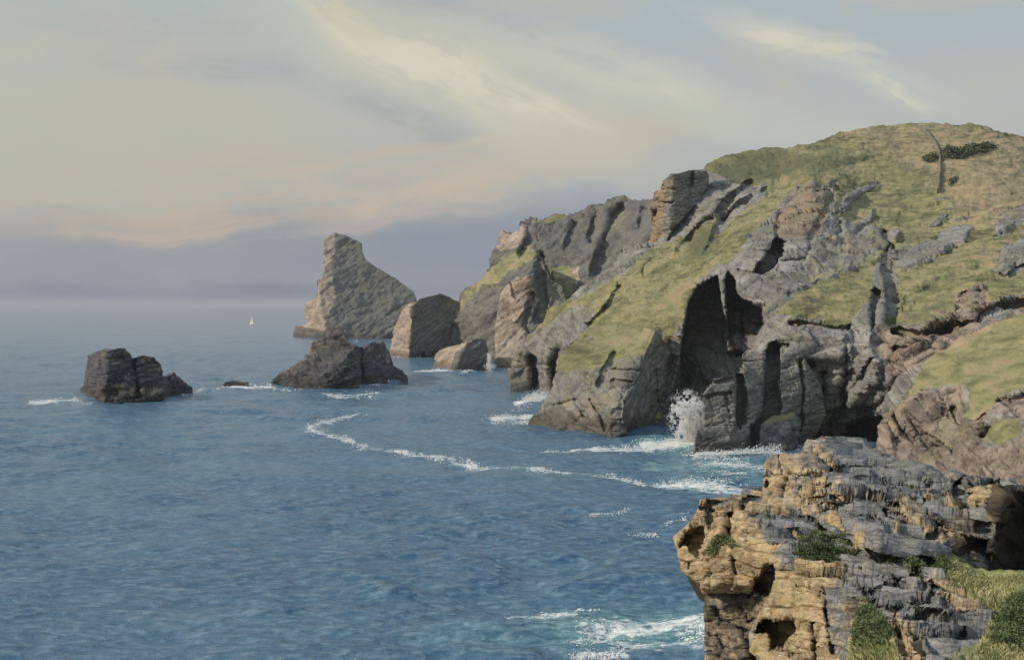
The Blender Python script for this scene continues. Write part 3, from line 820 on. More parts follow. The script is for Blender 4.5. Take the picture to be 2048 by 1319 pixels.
# ---- sea rocks
LEFTR = [(125, 830), (145, 797), (156, 775), (169, 771), (171, 736), (178, 709), (193, 703), (233, 696), (250, 695), (259, 705), (264, 716), (286, 712), (312, 714), (323, 729), (327, 753),
         (347, 747), (369, 760), (384, 775), (392, 820)]
leftr = Relief(LEFTR, 1.5, [(145, 797, 352), (250, 800, 347), (380, 782, 372), (230, 697, 372), (180, 710, 368), (310, 715, 376), (350, 750, 374)], 4.5, 10)
leftr.wedge([((205, 800, 344), (-0.85, -0.45, 0.2)), ((205, 800, 344), (0.16, -0.90, 0.30))], [(100, 840), (150, 690), (300, 690), (325, 725), (335, 840)], 6)
leftr.push([(262, 725), (270, 712), (280, 740), (285, 800), (268, 800)], 5, 4)
leftr.push([(130, 830), (150, 770), (175, 785), (230, 790), (330, 780), (340, 830)], -3, 6)
leftr.paint(2, [(150, 810), (200, 770), (330, 770), (340, 810)], 0.5, 10, 10)
leftr.rough([(3.2, 6, 2.0), (1.3, 2.6, 1.2)], [(7, 2.0), (2.6, 1.3)], 0, 8, (-0.2, -0.3, 0.93), (), 3)
leftr.build('sea_rock', M_SKERRY, 22)
tag(leftr.obj, 'blocky dark flat-topped sea rock standing alone in the water, farthest left', 'sea rock', 'rocks standing in the sea')

MIDR = [(520, 815), (536, 775), (545, 762), (571, 742), (600, 724), (620, 712), (624, 687), (640, 678), (646, 662), (652, 654), (681, 653), (692, 670), (699, 687), (721, 694), (738, 690), (767, 688),
        (778, 705), (787, 731), (804, 745), (815, 760), (822, 800)]
midr = Relief(MIDR, 1.5, [(536, 775, 400), (620, 775, 398), (720, 765, 424), (812, 762, 432), (660, 660, 440), (570, 745, 418), (760, 690, 452), (680, 760, 408), (720, 700, 440)], 3.2, 11)
midr.wedge([((648, 775, 394), (-0.55, -0.48, 0.62)), ((648, 775, 394), (0.22, -0.88, 0.30))], [(520, 830), (535, 770), (640, 640), (715, 640), (720, 830)], 6)
midr.push([(715, 700), (725, 690), (730, 760), (722, 800), (716, 760)], 4, 4)
midr.paint(1, [(560, 745), (620, 705), (626, 690), (660, 655), (652, 685), (625, 720), (570, 756)], 0.55, 3, 4)
midr.paint(2, [(640, 650), (690, 650), (700, 700), (640, 700)], 0.6, 10, 8)
midr.rough([(3.2, 6, 2.0), (1.3, 2.6, 1.2)], [(7, 2.0), (2.6, 1.3)], 0, 8, (-0.2, -0.3, 0.93), (), 3)
midr.build('sea_rock', M_SKERRY, 26)
tag(midr.obj, 'dark sea rock with a knobbly peak, in front of the tall stack', 'sea rock', 'rocks standing in the sea')

SMALLR = [(440, 790), (448, 766), (466, 760), (478, 762), (497, 764), (500, 775), (498, 790)]
smallr = Relief(SMALLR, 1.5, [(448, 771, 410), (497, 771, 410), (470, 760, 414), (470, 790, 408)], 1.6, 12)
smallr.rough([(1.2, 3, 0.5)], [(2.5, 0.5)], 0, 8)
smallr.build('sea_rock', M_SKERRY, 6)
tag(smallr.obj, 'tiny low dark rock barely above the foam, between the two big sea rocks', 'sea rock', 'rocks standing in the sea')

# ---- turf-topped buttress left of the cave
BUTT = [(1040, 885), (1055, 846), (1075, 830), (1091, 807), (1104, 772), (1115, 737), (1120, 714), (1133, 698), (1158, 679), (1174, 655), (1203, 647), (1235, 649), (1273, 654), (1300, 658), (1314, 660),
        (1322, 675), (1332, 692), (1352, 700), (1362, 730), (1358, 800), (1350, 890), (1200, 900)]
butt = Relief(BUTT, 1.8, [(1055, 848, 277), (1107, 855, 269), (1180, 862, 261), (1251, 865, 256), (1346, 857, 276), (1360, 700, 298), (1335, 690, 294), (1314, 660, 289), (1300, 665, 285),
                          (1174, 654, 300), (1120, 714, 288), (1104, 772, 282), (1230, 700, 284), (1203, 647, 305), (1180, 770, 271), (1273, 654, 299),
                          (1308, 663, 285), (1292, 698, 278), (1282, 730, 271), (1268, 765, 266), (1247, 800, 260), (1250, 830, 257), (1320, 760, 290), (1310, 820, 281), (1290, 850, 272), (1348, 800, 286)], 1.6, 13)
butt.fill(0, 0.0)
butt.paint(0, [(1118, 735), (1120, 712), (1140, 690), (1174, 645), (1250, 640), (1310, 655), (1300, 690), (1285, 715), (1240, 712), (1215, 720), (1190, 740), (1150, 738), (1130, 760)], 0.95, 10, 14)
butt.paint(0, [(1100, 800), (1120, 740), (1200, 730), (1190, 780), (1130, 820)], 0.38, 14, 16)
butt.paint(1, [(1180, 660), (1240, 648), (1310, 656), (1305, 672), (1240, 662), (1190, 672)], 0.4, 4, 6)
butt.paint(1, [(1060, 850), (1100, 790), (1190, 780), (1240, 790), (1250, 860)], 0.45, 14, 16)  # lit front warmed and lightened in the colour
butt.paint(1, [(1180, 740), (1280, 735), (1262, 765), (1245, 795), (1190, 790)], 0.4, 10, 12)
butt.paint(2, [(1060, 860), (1080, 820), (1240, 830), (1250, 870)], 0.5, 12, 10)
butt.groove([(1228, 705), (1212, 735), (1200, 770)], 8, 2.6)
butt.groove([(1110, 810), (1150, 800), (1165, 830)], 5, 1.4)
butt.groove([(1180, 800), (1200, 830), (1210, 860)], 5, 1.4)
butt.groove([(1215, 742), (1250, 740), (1285, 745)], 4, 1.4)
butt.groove([(1225, 760), (1262, 765)], 4, 1.2)
butt.wedge([((1262, 800, 262), (0.93, -0.36, 0.0))], [(1309, 662), (1292, 698), (1282, 730), (1270, 765), (1247, 795), (1242, 830), (1252, 866), (1252, 900), (1370, 900), (1370, 690), (1330, 686)], 2, 4)
butt.push([(1312, 700), (1325, 695), (1330, 780), (1318, 800)], -3, 4)
butt.rough([(3.4, 9, 0.9), (1.1, 3.4, 0.4)], [(9, 1.1), (3, 0.4)], 0.5, 7)
butt.build('cliff_buttress', M_HILL, 22)
tag(butt.obj, 'broad stone buttress with a grassy cap, directly left of the cave mouth', 'cliff')

# ---- grey pillars right of the cave
PILL = [(1380, 925), (1390, 897), (1394, 857), (1406, 845), (1407, 800), (1408, 785), (1425, 761), (1470, 747), (1484, 742), (1484, 708), (1492, 701), (1530, 700), (1534, 686), (1551, 677), (1578, 672), (1590, 690), (1600, 705),
        (1612, 722), (1640, 770), (1650, 830), (1630, 880), (1590, 925)]
pill = Relief(PILL, 1.6, [(1395, 897, 229), (1495, 897, 231), (1410, 850, 231), (1415, 790, 234), (1470, 750, 236), (1470, 860, 231), (1490, 710, 243), (1525, 705, 241), (1520, 800, 237),
                          (1551, 680, 246), (1590, 700, 242), (1590, 800, 238), (1640, 790, 241), (1630, 880, 240), (1560, 900, 236)], 1.6, 14)
pill.push([(1408, 850), (1404, 790), (1425, 758), (1470, 744), (1473, 850)], -3.5, 2, 3)
pill.push([(1472, 748), (1486, 742), (1490, 800), (1482, 860), (1474, 855)], 5, 2, 3)
pill.push([(1530, 700), (1548, 680), (1560, 690), (1556, 770), (1562, 860), (1540, 905), (1512, 905), (1500, 865), (1522, 830), (1530, 780)], 9, 3, 4)
pill.push([(1385, 920), (1392, 850), (1500, 850), (1496, 920)], -4, 3, 4)
pill.push([(1490, 770), (1510, 765), (1525, 800), (1510, 850), (1492, 850)], -2.5, 5, 4)
pill.groove([(1414, 795), (1430, 788), (1462, 786)], 4, 1.5, 3)
pill.groove([(1450, 790), (1460, 830), (1462, 850)], 3, 0.9, 3)
pill.groove([(1420, 765), (1470, 756)], 3.5, 1.2, 3)
pill.groove([(1486, 722), (1530, 722)], 3.5, 1.0, 3)
pill.groove([(1530, 686), (1575, 690)], 4, 2, 3)
pill.groove([(1600, 720), (1608, 780), (1600, 860)], 6, 2.5, 4)
pill.rough([(2.6, 6, 0.55), (0.9, 2.8, 0.28)], [(6, 0.7), (2, 0.3)], 0, 7, (-0.1, -0.2, 0.97))
pill.build('rock_pillars', M_HILL, 16)
tag(pill.obj, 'cluster of square-cut grey rock pillars standing in foam right of the cave mouth', 'rock pillars')

BOUL = [(1512, 925), (1517, 890), (1520, 852), (1545, 829), (1588, 822), (1602, 840), (1598, 880), (1575, 915), (1570, 930)]
boul = Relief(BOUL, 1.6, [(1518, 893, 229), (1570, 900, 228), (1545, 830, 236), (1590, 824, 237), (1600, 880, 236), (1522, 855, 233)], 1.8, 15)
boul.paint(0, [(1515, 860), (1540, 825), (1592, 815), (1595, 834), (1550, 846)], 0.6, 8, 8)
boul.rough([(1.6, 4, 0.5)], [(4, 0.9), (1.5, 0.4)], 0.3, 4)
boul.build('boulder', M_HILL, 10)
tag(boul.obj, 'rounded grey boulder with a mossy green top at the foot of the rock pillars', 'boulder')

# ---- layered crag on the skyline
CRAG = [(1296, 500), (1303, 470), (1306, 440), (1302, 404), (1308, 400), (1307, 386), (1323, 379), (1324, 362), (1342, 351), (1365, 345), (1386, 340), (1398, 338), (1412, 341), (1420, 352), (1410, 380), (1390, 410), (1360, 440), (1330, 480)]
crag = Relief(CRAG, 1.6, [(1310, 480, 424), (1305, 405, 430), (1325, 360, 434), (1345, 350, 432), (1400, 340, 444), (1410, 370, 440), (1360, 430, 426), (1350, 390, 422), (1330, 470, 420)], 2.0, 16)
crag.wedge([((1343, 420, 416), (-0.86, -0.45, 0.2)), ((1343, 420, 416), (0.42, -0.86, 0.2))], None, 4)
crag.paint(1, [(1295, 505), (1300, 395), (1320, 350), (1340, 348), (1346, 372), (1336, 395), (1330, 440), (1322, 500)], 0.85, 4, 5)
crag.groove([(1322, 375), (1345, 380)], 5, 3); crag.groove([(1306, 400), (1345, 404)], 5, 3.5)
crag.groove([(1386, 345), (1380, 372)], 6, 4); crag.groove([(1309, 420), (1308, 455)], 6, 4)
crag.rough([(3.5, 9, 1.6), (1.4, 4, 0.7)], [(8, 1.5), (3, 0.7)], 0, 8, (-0.15, -0.1, 0.98))
crag.build('rock_crag', M_HILL, 18)
tag(crag.obj, 'layered overhanging crag on the skyline at the left end of the green hilltop', 'crag')


def outcrop(poly, label, ochre=0.3, brown=0.2, up=1.6, seed=20, lift=2.2):
    """a rib of bare rock standing out of the hillside turf"""
    p = np.array(poly, float)
    c = p.mean(0)
    ctrl = [(x, y, float(hill.depth(x, y)) + 1.0) for x, y in poly] + [(c[0], c[1], float(hill.depth(c[0], c[1])) - lift)]
    for k in range(len(poly)):
        q = c * 0.45 + p[k] * 0.55
        ctrl.append((q[0], q[1] - 1, float(hill.depth(q[0], q[1])) - lift * (0.9 if q[1] > c[1] else 0.4)))
    r = Relief(poly, 1.6, ctrl, 3.0, seed)
    r.fill(0, 0.36); r.fill(1, ochre); r.fill(2, brown)
    r.rough([(1.8, 5, 1.2), (0.8, 2.2, 0.6)], [(4, 0.9), (1.4, 0.4)], 0, 5, (-0.3, -0.25, 0.9))
    r.build('rock_outcrop', M_HILL, 6)
    tag(r.obj, label, 'outcrop', 'rock outcrops on the hillside')


outcrop([(1592, 398), (1596, 372), (1620, 366), (1666, 366), (1672, 382), (1660, 400), (1630, 406)], 'square tan outcrop crowning the upper edge of the grey cliff', 0.6, 0.3, seed=21)
outcrop([(1676, 428), (1680, 402), (1700, 385), (1728, 374), (1757, 362), (1756, 374), (1722, 388), (1702, 402), (1692, 424)], 'long pale slanting outcrop just right of the square tan outcrop', 0.2, 0.1, seed=22)
outcrop([(1789, 540), (1796, 512), (1830, 498), (1870, 482), (1902, 462), (1934, 449), (1946, 460), (1930, 486), (1900, 502), (1860, 517), (1830, 536)], 'longest grey outcrop crossing the turf below the hilltop wall', 0.15, 0.25, seed=23)
outcrop([(1852, 454), (1862, 443), (1893, 430), (1888, 444), (1870, 456)], 'small dark outcrop in the turf just above the longest grey outcrop', 0.0, 0.1, seed=24)
outcrop([(1986, 474), (1992, 446), (2000, 428), (2030, 414), (2062, 406), (2060, 436), (2030, 446), (2010, 466)], 'brown outcrop at the right edge of the picture, upper one of two', 0.1, 0.6, seed=25)
outcrop([(1991, 545), (1994, 520), (2006, 496), (2030, 486), (2062, 474), (2062, 526), (2030, 532), (2012, 548)], 'grey outcrop at the right edge of the picture, lower one of two', 0.1, 0.2, seed=26)
outcrop([(1908, 648), (1912, 604), (1930, 584), (1956, 572), (1974, 568), (1974, 600), (1960, 625), (1945, 645)], 'dark brown crag in the turf just above the long brown band of cliff', 0.0, 0.95, seed=27, lift=3.5)

# ---- nearer slope on the right with brown broken cliff
NEAR = [(2260, 590), (2130, 612), (2048, 631), (1973, 656), (1924, 674), (1882, 698), (1851, 726), (1833, 757), (1812, 789), (1798, 813), (1767, 827), (1762, 855), (1755, 872), (1745, 900), (1740, 1020), (2260, 1320)]
near = Relief(NEAR, 2.0, [(2048, 632, 200), (1924, 674, 205), (1833, 757, 200), (1767, 827, 195), (1755, 872, 190), (1755, 980, 178), (2048, 960, 145), (2048, 800, 168), (1930, 800, 180), (1830, 860, 186), (1900, 900, 170),
                          (2260, 640, 180), (2260, 1000, 120), (1740, 1000, 178), (2260, 1090, 108), (1740, 1020, 172), (2260, 1320, 92), (2000, 720, 188)], 1.4, 17)
near.fill(2, 1.0)
near.paint(2, [(2270, 580), (2048, 625), (1851, 720), (1800, 800), (1835, 785), (1930, 768), (1925, 840), (1990, 806), (2270, 760)], 0.15, 6, 10)
near.paint(0, [(2270, 580), (2048, 625), (1973, 650), (1924, 668), (1851, 720), (1800, 800), (1835, 785), (1870, 770), (1930, 768), (1943, 778), (1936, 815), (1925, 832), (1960, 838), (1990, 806), (2012, 792), (2048, 780), (2270, 760)], 1.0, 6, 10)
near.paint(0, [(1955, 875), (1985, 842), (2038, 836), (2046, 862), (2005, 888), (1970, 884)], 0.85, 6, 10)
near.paint(2, [(1950, 880), (1985, 838), (2045, 830), (2050, 870), (2005, 892), (1965, 890)], 0.1, 6, 6)
near.paint(1, [(1760, 860), (1768, 825), (1800, 810), (1835, 800), (1810, 840), (1790, 870)], 0.6, 8, 8)
for ln, wd, dp in (([(1790, 835), (1800, 860), (1830, 880)], 9, 3.0), ([(1815, 835), (1840, 870), (1860, 900)], 10, 3.5), ([(1850, 870), (1880, 890), (1905, 905)], 10, 3.0), ([(1870, 800), (1900, 830)], 5, 1.5),
                   ([(1905, 815), (1920, 850)], 6, 1.5), ([(1975, 855), (1965, 868)], 8, 2), ([(1830, 800), (1870, 840)], 5, 1.2), ([(2000, 805), (2048, 795)], 9, 3), ([(1960, 840), (1990, 820)], 7, 2), ([(1775, 850), (1790, 880)], 6, 2)):
    near.groove(ln, wd, dp)
near.rough([(2.6, 7, 1.0), (0.9, 3.0, 0.35)], [(8, 1.3), (2.5, 0.4)], 0.7, 7, (0.45, -0.3, 0.84))
near.build('near_slope', M_HILL, 40)
tag(near.obj, 'near grassy slope with brown crumbling cliff below it at the right', 'hillside', kind='structure')

# ================================================================== FOREGROUND LEDGES
LB = (0.16, 0.30, 0.94)
L1 = [(1524, 1015), (1526, 950), (1528, 923), (1540, 912), (1555, 907), (1602, 907), (1610, 884), (1639, 875), (1693, 871), (1726, 876), (1733, 891), (1784, 918), (1820, 925), (1867, 938), (1889, 952),
      (1900, 942), (1918, 945), (1984, 952), (2048, 971), (2260, 1010), (2480, 1060), (2480, 1330), (2260, 1240), (2048, 1165), (1985, 1172), (1975, 1150), (1900, 1130), (1850, 1110), (1800, 1120), (1760, 1108), (1690, 1076), (1650, 1056), (1620, 1030), (1560, 1012)]
back = Relief(L1, 1.5, [(1528, 923, 52), (1555, 907, 54), (1610, 884, 57), (1693, 871, 60), (1733, 891, 57), (1784, 918, 52), (1867, 938, 48), (1889, 952, 46), (1530, 1000, 47), (1600, 1010, 44.5), (1650, 1045, 40.2),
                        (1690, 1065, 38), (1760, 1095, 34.5), (1570, 960, 46.3), (1600, 940, 48), (1660, 990, 42.5), (1700, 950, 46), (1720, 1020, 39.6), (1800, 1000, 41), (1800, 1060, 37), (1860, 1060, 36.5), (1870, 1000, 40), (1918, 945, 43.5),
                        (1984, 953, 41.5), (2048, 971, 39), (2260, 1010, 34), (1930, 1030, 38.5), (1930, 1100, 36), (2000, 1050, 37.2), (2000, 1160, 36.2), (2048, 1160, 35.5), (2260, 1200, 30), (2480, 1060, 31), (2480, 1330, 28), (1850, 1100, 35.2), (1960, 980, 39.5)], 3.0, 31)
back.fill(1, 0.05)
back.paint(1, [(1520, 1010), (1525, 920), (1560, 903), (1605, 905), (1612, 880), (1640, 872), (1690, 872), (1650, 890), (1680, 920), (1655, 945), (1620, 950), (1600, 990), (1640, 1000), (1640, 1030), (1560, 1012)], 0.5, 8, 10)
back.paint(1, [(1600, 990), (1640, 960), (1680, 960), (1690, 1000), (1660, 1020), (1620, 1020)], 0.45, 8, 10)
back.paint(1, [(1770, 1010), (1800, 985), (1850, 1040), (1860, 1070), (1840, 1060), (1790, 1025)], 0.8, 4, 6)
back.paint(1, [(1850, 985), (1880, 985), (1925, 1005), (1920, 1015), (1880, 1008)], 0.9, 3, 4)
back.paint(1, [(1942, 976), (1985, 974), (2000, 985), (1960, 990)], 1.0, 2, 4)
back.paint(1, [(1946, 995), (2000, 992), (2012, 1003), (1960, 1009)], 1.0, 2, 4)
back.paint(1, [(1975, 1030), (2010, 1020), (2005, 1045), (1975, 1040)], 1.0, 2, 4)
back.paint(1, [(1850, 1080), (1855, 1052), (1900, 1048), (1975, 1070), (1975, 1085), (1900, 1085)], 0.85, 4, 5)
back.paint(2, [(1800, 990), (1860, 1020), (1930, 1020), (1960, 1040), (1960, 1130), (1900, 1130), (1870, 1040), (1820, 1020)], 0.7, 10, 8)
back.paint(3, [(1975, 965), (2048, 985), (2270, 1020), (2520, 1060), (2520, 1360), (2270, 1250), (2048, 1170), (1983, 1175), (1970, 1110), (1990, 1060)], 0.85, 6, 8)  # face turned from the sun, its shade painted in as dark stone
back.paint(2, [(1975, 965), (2048, 985), (2270, 1020), (2520, 1060), (2520, 1360), (2270, 1250), (2048, 1170), (1983, 1175), (1970, 1110), (1990, 1060)], 0.8, 6, 8)  # same shaded face, browned as well
back.wedge([((1990, 1080, 36.4), (0.80, -0.58, 0.08))], [(1992, 1000), (2048, 985), (2280, 1030), (2520, 1080), (2520, 1360), (2280, 1260), (2048, 1170), (1985, 1178), (1980, 1110)], 6, 5)
back.push([(1908, 958), (1930, 950), (1938, 1000), (1940, 1022), (1922, 1016), (1906, 990)], 1.4, 3, 3)
back.push([(1890, 1120), (1900, 1085), (1975, 1085), (1975, 1100), (1940, 1125)], 0.9, 3, 3)
back.push([(1880, 1055), (1895, 1060), (1900, 1085), (1885, 1085)], 0.5, 3, 3)
for ln, wd, dp in (([(1560, 925), (1575, 960), (1570, 990)], 8, 0.7), ([(1536, 965), (1545, 990)], 7, 0.6), ([(1590, 955), (1640, 945), (1700, 935)], 5, 0.35), ([(1600, 978), (1650, 965), (1690, 975), (1712, 990)], 5, 0.45),
                   ([(1610, 1000), (1660, 985), (1700, 1000)], 5, 0.4), ([(1650, 1012), (1700, 1005)], 5, 0.4), ([(1625, 900), (1660, 930), (1680, 940)], 6, 0.4), ([(1660, 915), (1700, 930)], 5, 0.35),
                   ([(1735, 925), (1770, 960), (1790, 985)], 8, 0.5), ([(1740, 1030), (1780, 1060)], 8, 0.45), ([(1700, 1035), (1720, 1045)], 5, 0.3), ([(1800, 990), (1850, 1020), (1880, 1050)], 9, 0.6), ([(1820, 1080), (1850, 1085)], 7, 0.4),
                   ([(1860, 960), (1895, 985), (1925, 1010)], 5, 0.35), ([(1940, 970), (2000, 968)], 5, 0.5), ([(1940, 992), (2010, 988)], 5, 0.5), ([(1940, 1012), (2010, 1014)], 6, 0.6), ([(1950, 1048), (2000, 1050)], 6, 0.5)):
    back.groove(ln, wd, dp, 4)
for ln, wd in (([(1590, 972), (1615, 965), (1648, 962)], 6), ([(1606, 983), (1630, 975), (1660, 972)], 5), ([(1618, 992), (1640, 986), (1672, 985)], 5), ([(1620, 1001), (1650, 997), (1690, 995)], 5), ([(1594, 952), (1620, 945), (1652, 942)], 6),
               ([(1633, 901), (1650, 915), (1670, 932)], 7), ([(1565, 917), (1580, 928), (1596, 944)], 8), ([(1536, 930), (1550, 945), (1572, 975)], 7), ([(1772, 1006), (1800, 1022), (1850, 1050)], 8), ([(1790, 1040), (1797, 1074)], 6),
               ([(1640, 1020), (1680, 1050), (1725, 1082)], 5), ([(1850, 990), (1885, 995), (1925, 1010)], 8), ([(1942, 982), (1992, 980)], 7), ([(1950, 1000), (2008, 999)], 7), ([(1855, 1060), (1900, 1058), (1970, 1074)], 10)):
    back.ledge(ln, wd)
for ln, wd in (([(1690, 950), (1740, 945), (1790, 965)], 5), ([(1660, 935), (1710, 925), (1750, 930)], 4), ([(1700, 980), (1750, 985), (1790, 1000)], 5), ([(1690, 1015), (1730, 1025), (1770, 1050)], 5), ([(1800, 955), (1850, 975), (1890, 990)], 5), ([(1770, 930), (1820, 945), (1860, 960)], 4)):
    back.ledge(ln, wd, 0.15, 0.35, 0.12)
back.rough([(0.45, 1.5, 0.26), (0.16, 1.0, 0.05)], [(3.5, 0.42), (1.1, 0.12)], 0, 1, LB, (0.62, 0.23), 6)
back.ochre_edges(0.5, (0.38, 0.8))
back.build('rock_ledge', M_LEDGE, 14, None, True)
tag(back.obj, 'grey slate ledge with ochre edges, highest and rearmost of the near rocks', 'rock ledge', 'rock ledges in the foreground')

L2 = [(1404, 1480), (1408, 1319), (1411, 1203), (1407, 1181), (1399, 1167), (1380, 1152), (1363, 1141), (1357, 1109), (1352, 1087), (1346, 1076), (1360, 1062), (1377, 1047), (1392, 1021), (1399, 1000), (1439, 994), (1482, 985),
      (1486, 976), (1526, 973), (1560, 985), (1640, 1000), (1740, 1060), (1810, 1105), (1780, 1170), (1640, 1190), (1580, 1230), (1560, 1480)]
nose = Relief(L2, 1.5, [(1399, 1000, 46), (1482, 985, 48.5), (1526, 974, 50), (1600, 1005, 45.5), (1650, 1048, 41.3), (1740, 1080, 37), (1500, 1020, 43.5), (1440, 1010, 44.5), (1550, 1080, 39.2), (1640, 1090, 38), (1600, 1125, 37), (1800, 1110, 36.5), (1700, 1150, 36.2),
                        (1346, 1076, 45.5), (1377, 1047, 45.5), (1392, 1090, 44), (1440, 1100, 42.2), (1500, 1100, 40.6), (1540, 1130, 39), (1400, 1160, 43.2), (1440, 1170, 41.8), (1500, 1170, 40.4), (1540, 1180, 39.4),
                        (1412, 1200, 44.0), (1480, 1220, 42.2), (1412, 1319, 43.6), (1480, 1319, 41.6), (1560, 1319, 40), (1404, 1480, 43), (1560, 1480, 39.5), (1400, 1010, 45.2), (1450, 1035, 42.9), (1500, 1050, 41.6)], 3.0, 32)
nose.fill(1, 0.05)
nose.paint(1, [(1335, 1085), (1390, 1000), (1440, 990), (1530, 980), (1560, 1015), (1580, 1030), (1510, 1035), (1520, 1060), (1560, 1120), (1540, 1140), (1500, 1185), (1440, 1190), (1390, 1175), (1340, 1130)], 0.72, 8, 10)
nose.paint(1, [(1545, 1095), (1570, 1090), (1568, 1102), (1545, 1106)], 0.9, 3, 3)
nose.paint(1, [(1575, 1052), (1590, 1056), (1622, 1088), (1610, 1084)], 0.95, 3, 3)
nose.paint(1, [(1510, 1035), (1560, 1030), (1600, 1025), (1560, 1015), (1520, 1012)], 0.8, 4, 5)
nose.paint(2, [(1395, 1500), (1400, 1180), (1440, 1195), (1530, 1190), (1560, 1210), (1560, 1500)], 0.75, 8, 10)
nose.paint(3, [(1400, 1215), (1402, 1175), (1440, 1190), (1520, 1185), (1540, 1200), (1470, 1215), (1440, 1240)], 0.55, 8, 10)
nose.paint(1, [(1520, 1215), (1540, 1180), (1560, 1160), (1570, 1300), (1520, 1250)], 0.5, 6, 8)
for pl, d in (([(1374, 1062), (1400, 1050), (1411, 1068), (1402, 1095), (1396, 1108), (1380, 1098), (1360, 1094)], 1.8), ([(1450, 1026), (1466, 1020), (1469, 1075), (1449, 1072)], 1.4), ([(1408, 1015), (1428, 1015), (1428, 1035), (1419, 1052), (1412, 1030)], 1.1),
              ([(1545, 1128), (1552, 1132), (1550, 1172), (1535, 1195), (1502, 1180), (1512, 1158), (1528, 1138)], 2.0), ([(1480, 1012), (1500, 1014), (1502, 1022), (1482, 1024)], 0.8)):
    nose.push(pl, d, 3, 7)
nose.push([(1398, 1500), (1402, 1178), (1440, 1186), (1520, 1190), (1545, 1205), (1560, 1500)], 1.0, 5, 5)
for ln, wd, dp in (([(1402, 1172), (1430, 1184), (1470, 1190), (1505, 1186)], 8, 0.9), ([(1428, 1125), (1430, 1182)], 6, 0.8), ([(1466, 1115), (1472, 1140), (1468, 1185)], 7, 0.45), ([(1455, 1130), (1480, 1132)], 5, 0.4), ([(1455, 1142), (1480, 1144)], 5, 0.4),
                   ([(1495, 1040), (1500, 1085)], 5, 0.35), ([(1520, 1040), (1560, 1032), (1600, 1040)], 5, 0.35), ([(1530, 1055), (1580, 1062), (1620, 1085)], 6, 0.45), ([(1560, 1010), (1620, 1030)], 5, 0.3),
                   ([(1440, 1220), (1450, 1245), (1490, 1265)], 9, 0.5), ([(1480, 1200), (1500, 1240)], 8, 0.5), ([(1420, 1260), (1450, 1290)], 8, 0.4), ([(1500, 1275), (1510, 1319)], 9, 0.6), ([(1360, 1120), (1378, 1130)], 6, 0.4), ([(1640, 1045), (1720, 1085)], 5, 0.3)):
    nose.groove(ln, wd, dp, 4)
for ln, wd in (([(1484, 992), (1530, 988), (1570, 1000)], 5), ([(1500, 1024), (1540, 1022), (1575, 1026)], 6), ([(1576, 1052), (1596, 1066), (1620, 1086)], 6), ([(1400, 1004), (1440, 1000), (1480, 996)], 6)):
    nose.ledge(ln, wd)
for ln, wd in (([(1530, 1045), (1580, 1050), (1640, 1075)], 5), ([(1560, 1015), (1610, 1030), (1650, 1050)], 4), ([(1545, 1085), (1590, 1090)], 5)):
    nose.ledge(ln, wd, 0.12, 0.3, 0.1)
nose.rough([(0.50, 1.4, 0.30), (0.17, 1.0, 0.06)], [(2.6, 0.30), (0.8, 0.09)], 0, 1, LB, (0.55, 0.21), 8)
nose.ochre_edges(0.5, (0.38, 0.8))
nose.build('rock_ledge', M_LEDGE, 12, None, True)
tag(nose.obj, 'ochre and grey ledge jutting over the sea like a blunt nose', 'rock ledge', 'rock ledges in the foreground')

L4 = [(1520, 1480), (1524, 1319), (1500, 1302), (1496, 1270), (1518, 1225), (1542, 1190), (1551, 1165), (1553, 1140), (1600, 1134), (1690, 1140), (1720, 1116), (1770, 1102), (1850, 1092), (1900, 1104), (1950, 1135), (2048, 1142), (2260, 1150), (2480, 1200), (2480, 1480)]
slab = Relief(L4, 1.5, [(1560, 1140, 38), (1690, 1140, 36.2), (1720, 1115, 37.3), (1800, 1110, 36.0), (1900, 1105, 35.4), (1950, 1135, 35.0), (2048, 1142, 34.6), (2260, 1150, 33), (1700, 1190, 33.5), (1800, 1190, 32.3), (1900, 1190, 31.3), (2048, 1200, 31),
                        (2048, 1319, 27), (1900, 1319, 26.5), (1800, 1319, 27.4), (1760, 1240, 30.2), (1720, 1319, 29.7), (1690, 1200, 33.5), (1600, 1200, 36.0), (1560, 1200, 37), (1620, 1319, 34.0), (1540, 1319, 36.2), (1680, 1260, 32.4), (1650, 1150, 35.6), (1600, 1150, 36.6),
                        (1530, 1480, 34.6), (1700, 1480, 29), (2048, 1480, 23), (2260, 1480, 20), (2480, 1200, 30), (2480, 1480, 18), (1640, 1250, 34.0), (1575, 1260, 36.2)], 3.0, 33)
slab.fill(1, 0.04)
slab.paint(1, [(1500, 1320), (1520, 1220), (1550, 1135), (1600, 1130), (1690, 1140), (1690, 1160), (1645, 1175), (1650, 1230), (1665, 1300), (1690, 1330), (1500, 1330)], 0.66, 8, 10)
slab.paint(1, [(1765, 1225), (1800, 1225), (1830, 1260), (1850, 1330), (1790, 1330), (1780, 1270)], 0.55, 6, 8)
slab.paint(1, [(1830, 1090), (1850, 1120), (1855, 1140), (1835, 1130)], 0.7, 3, 4)
slab.paint(1, [(1860, 1150), (1900, 1160), (1985, 1215), (1955, 1230), (1900, 1200), (1870, 1175)], 0.62, 5, 6)
slab.paint(2, [(1700, 1200), (1740, 1190), (1720, 1250), (1690, 1250)], 0.8, 6, 8)
slab.paint(2, [(1860, 1210), (1960, 1225), (1990, 1225), (1970, 1260), (1880, 1250)], 0.5, 8, 8)
slab.paint(0, [(1690, 1330), (1700, 1270), (1720, 1215), (1745, 1215), (1785, 1260), (1800, 1330)], 0.9, 6, 8)
slab.paint(0, [(1870, 1110), (1900, 1100), (1960, 1135), (2060, 1140), (2280, 1150), (2520, 1190), (2520, 1490), (1940, 1480), (1950, 1290), (1990, 1225), (1930, 1180), (1890, 1150)], 1.0, 6, 8)
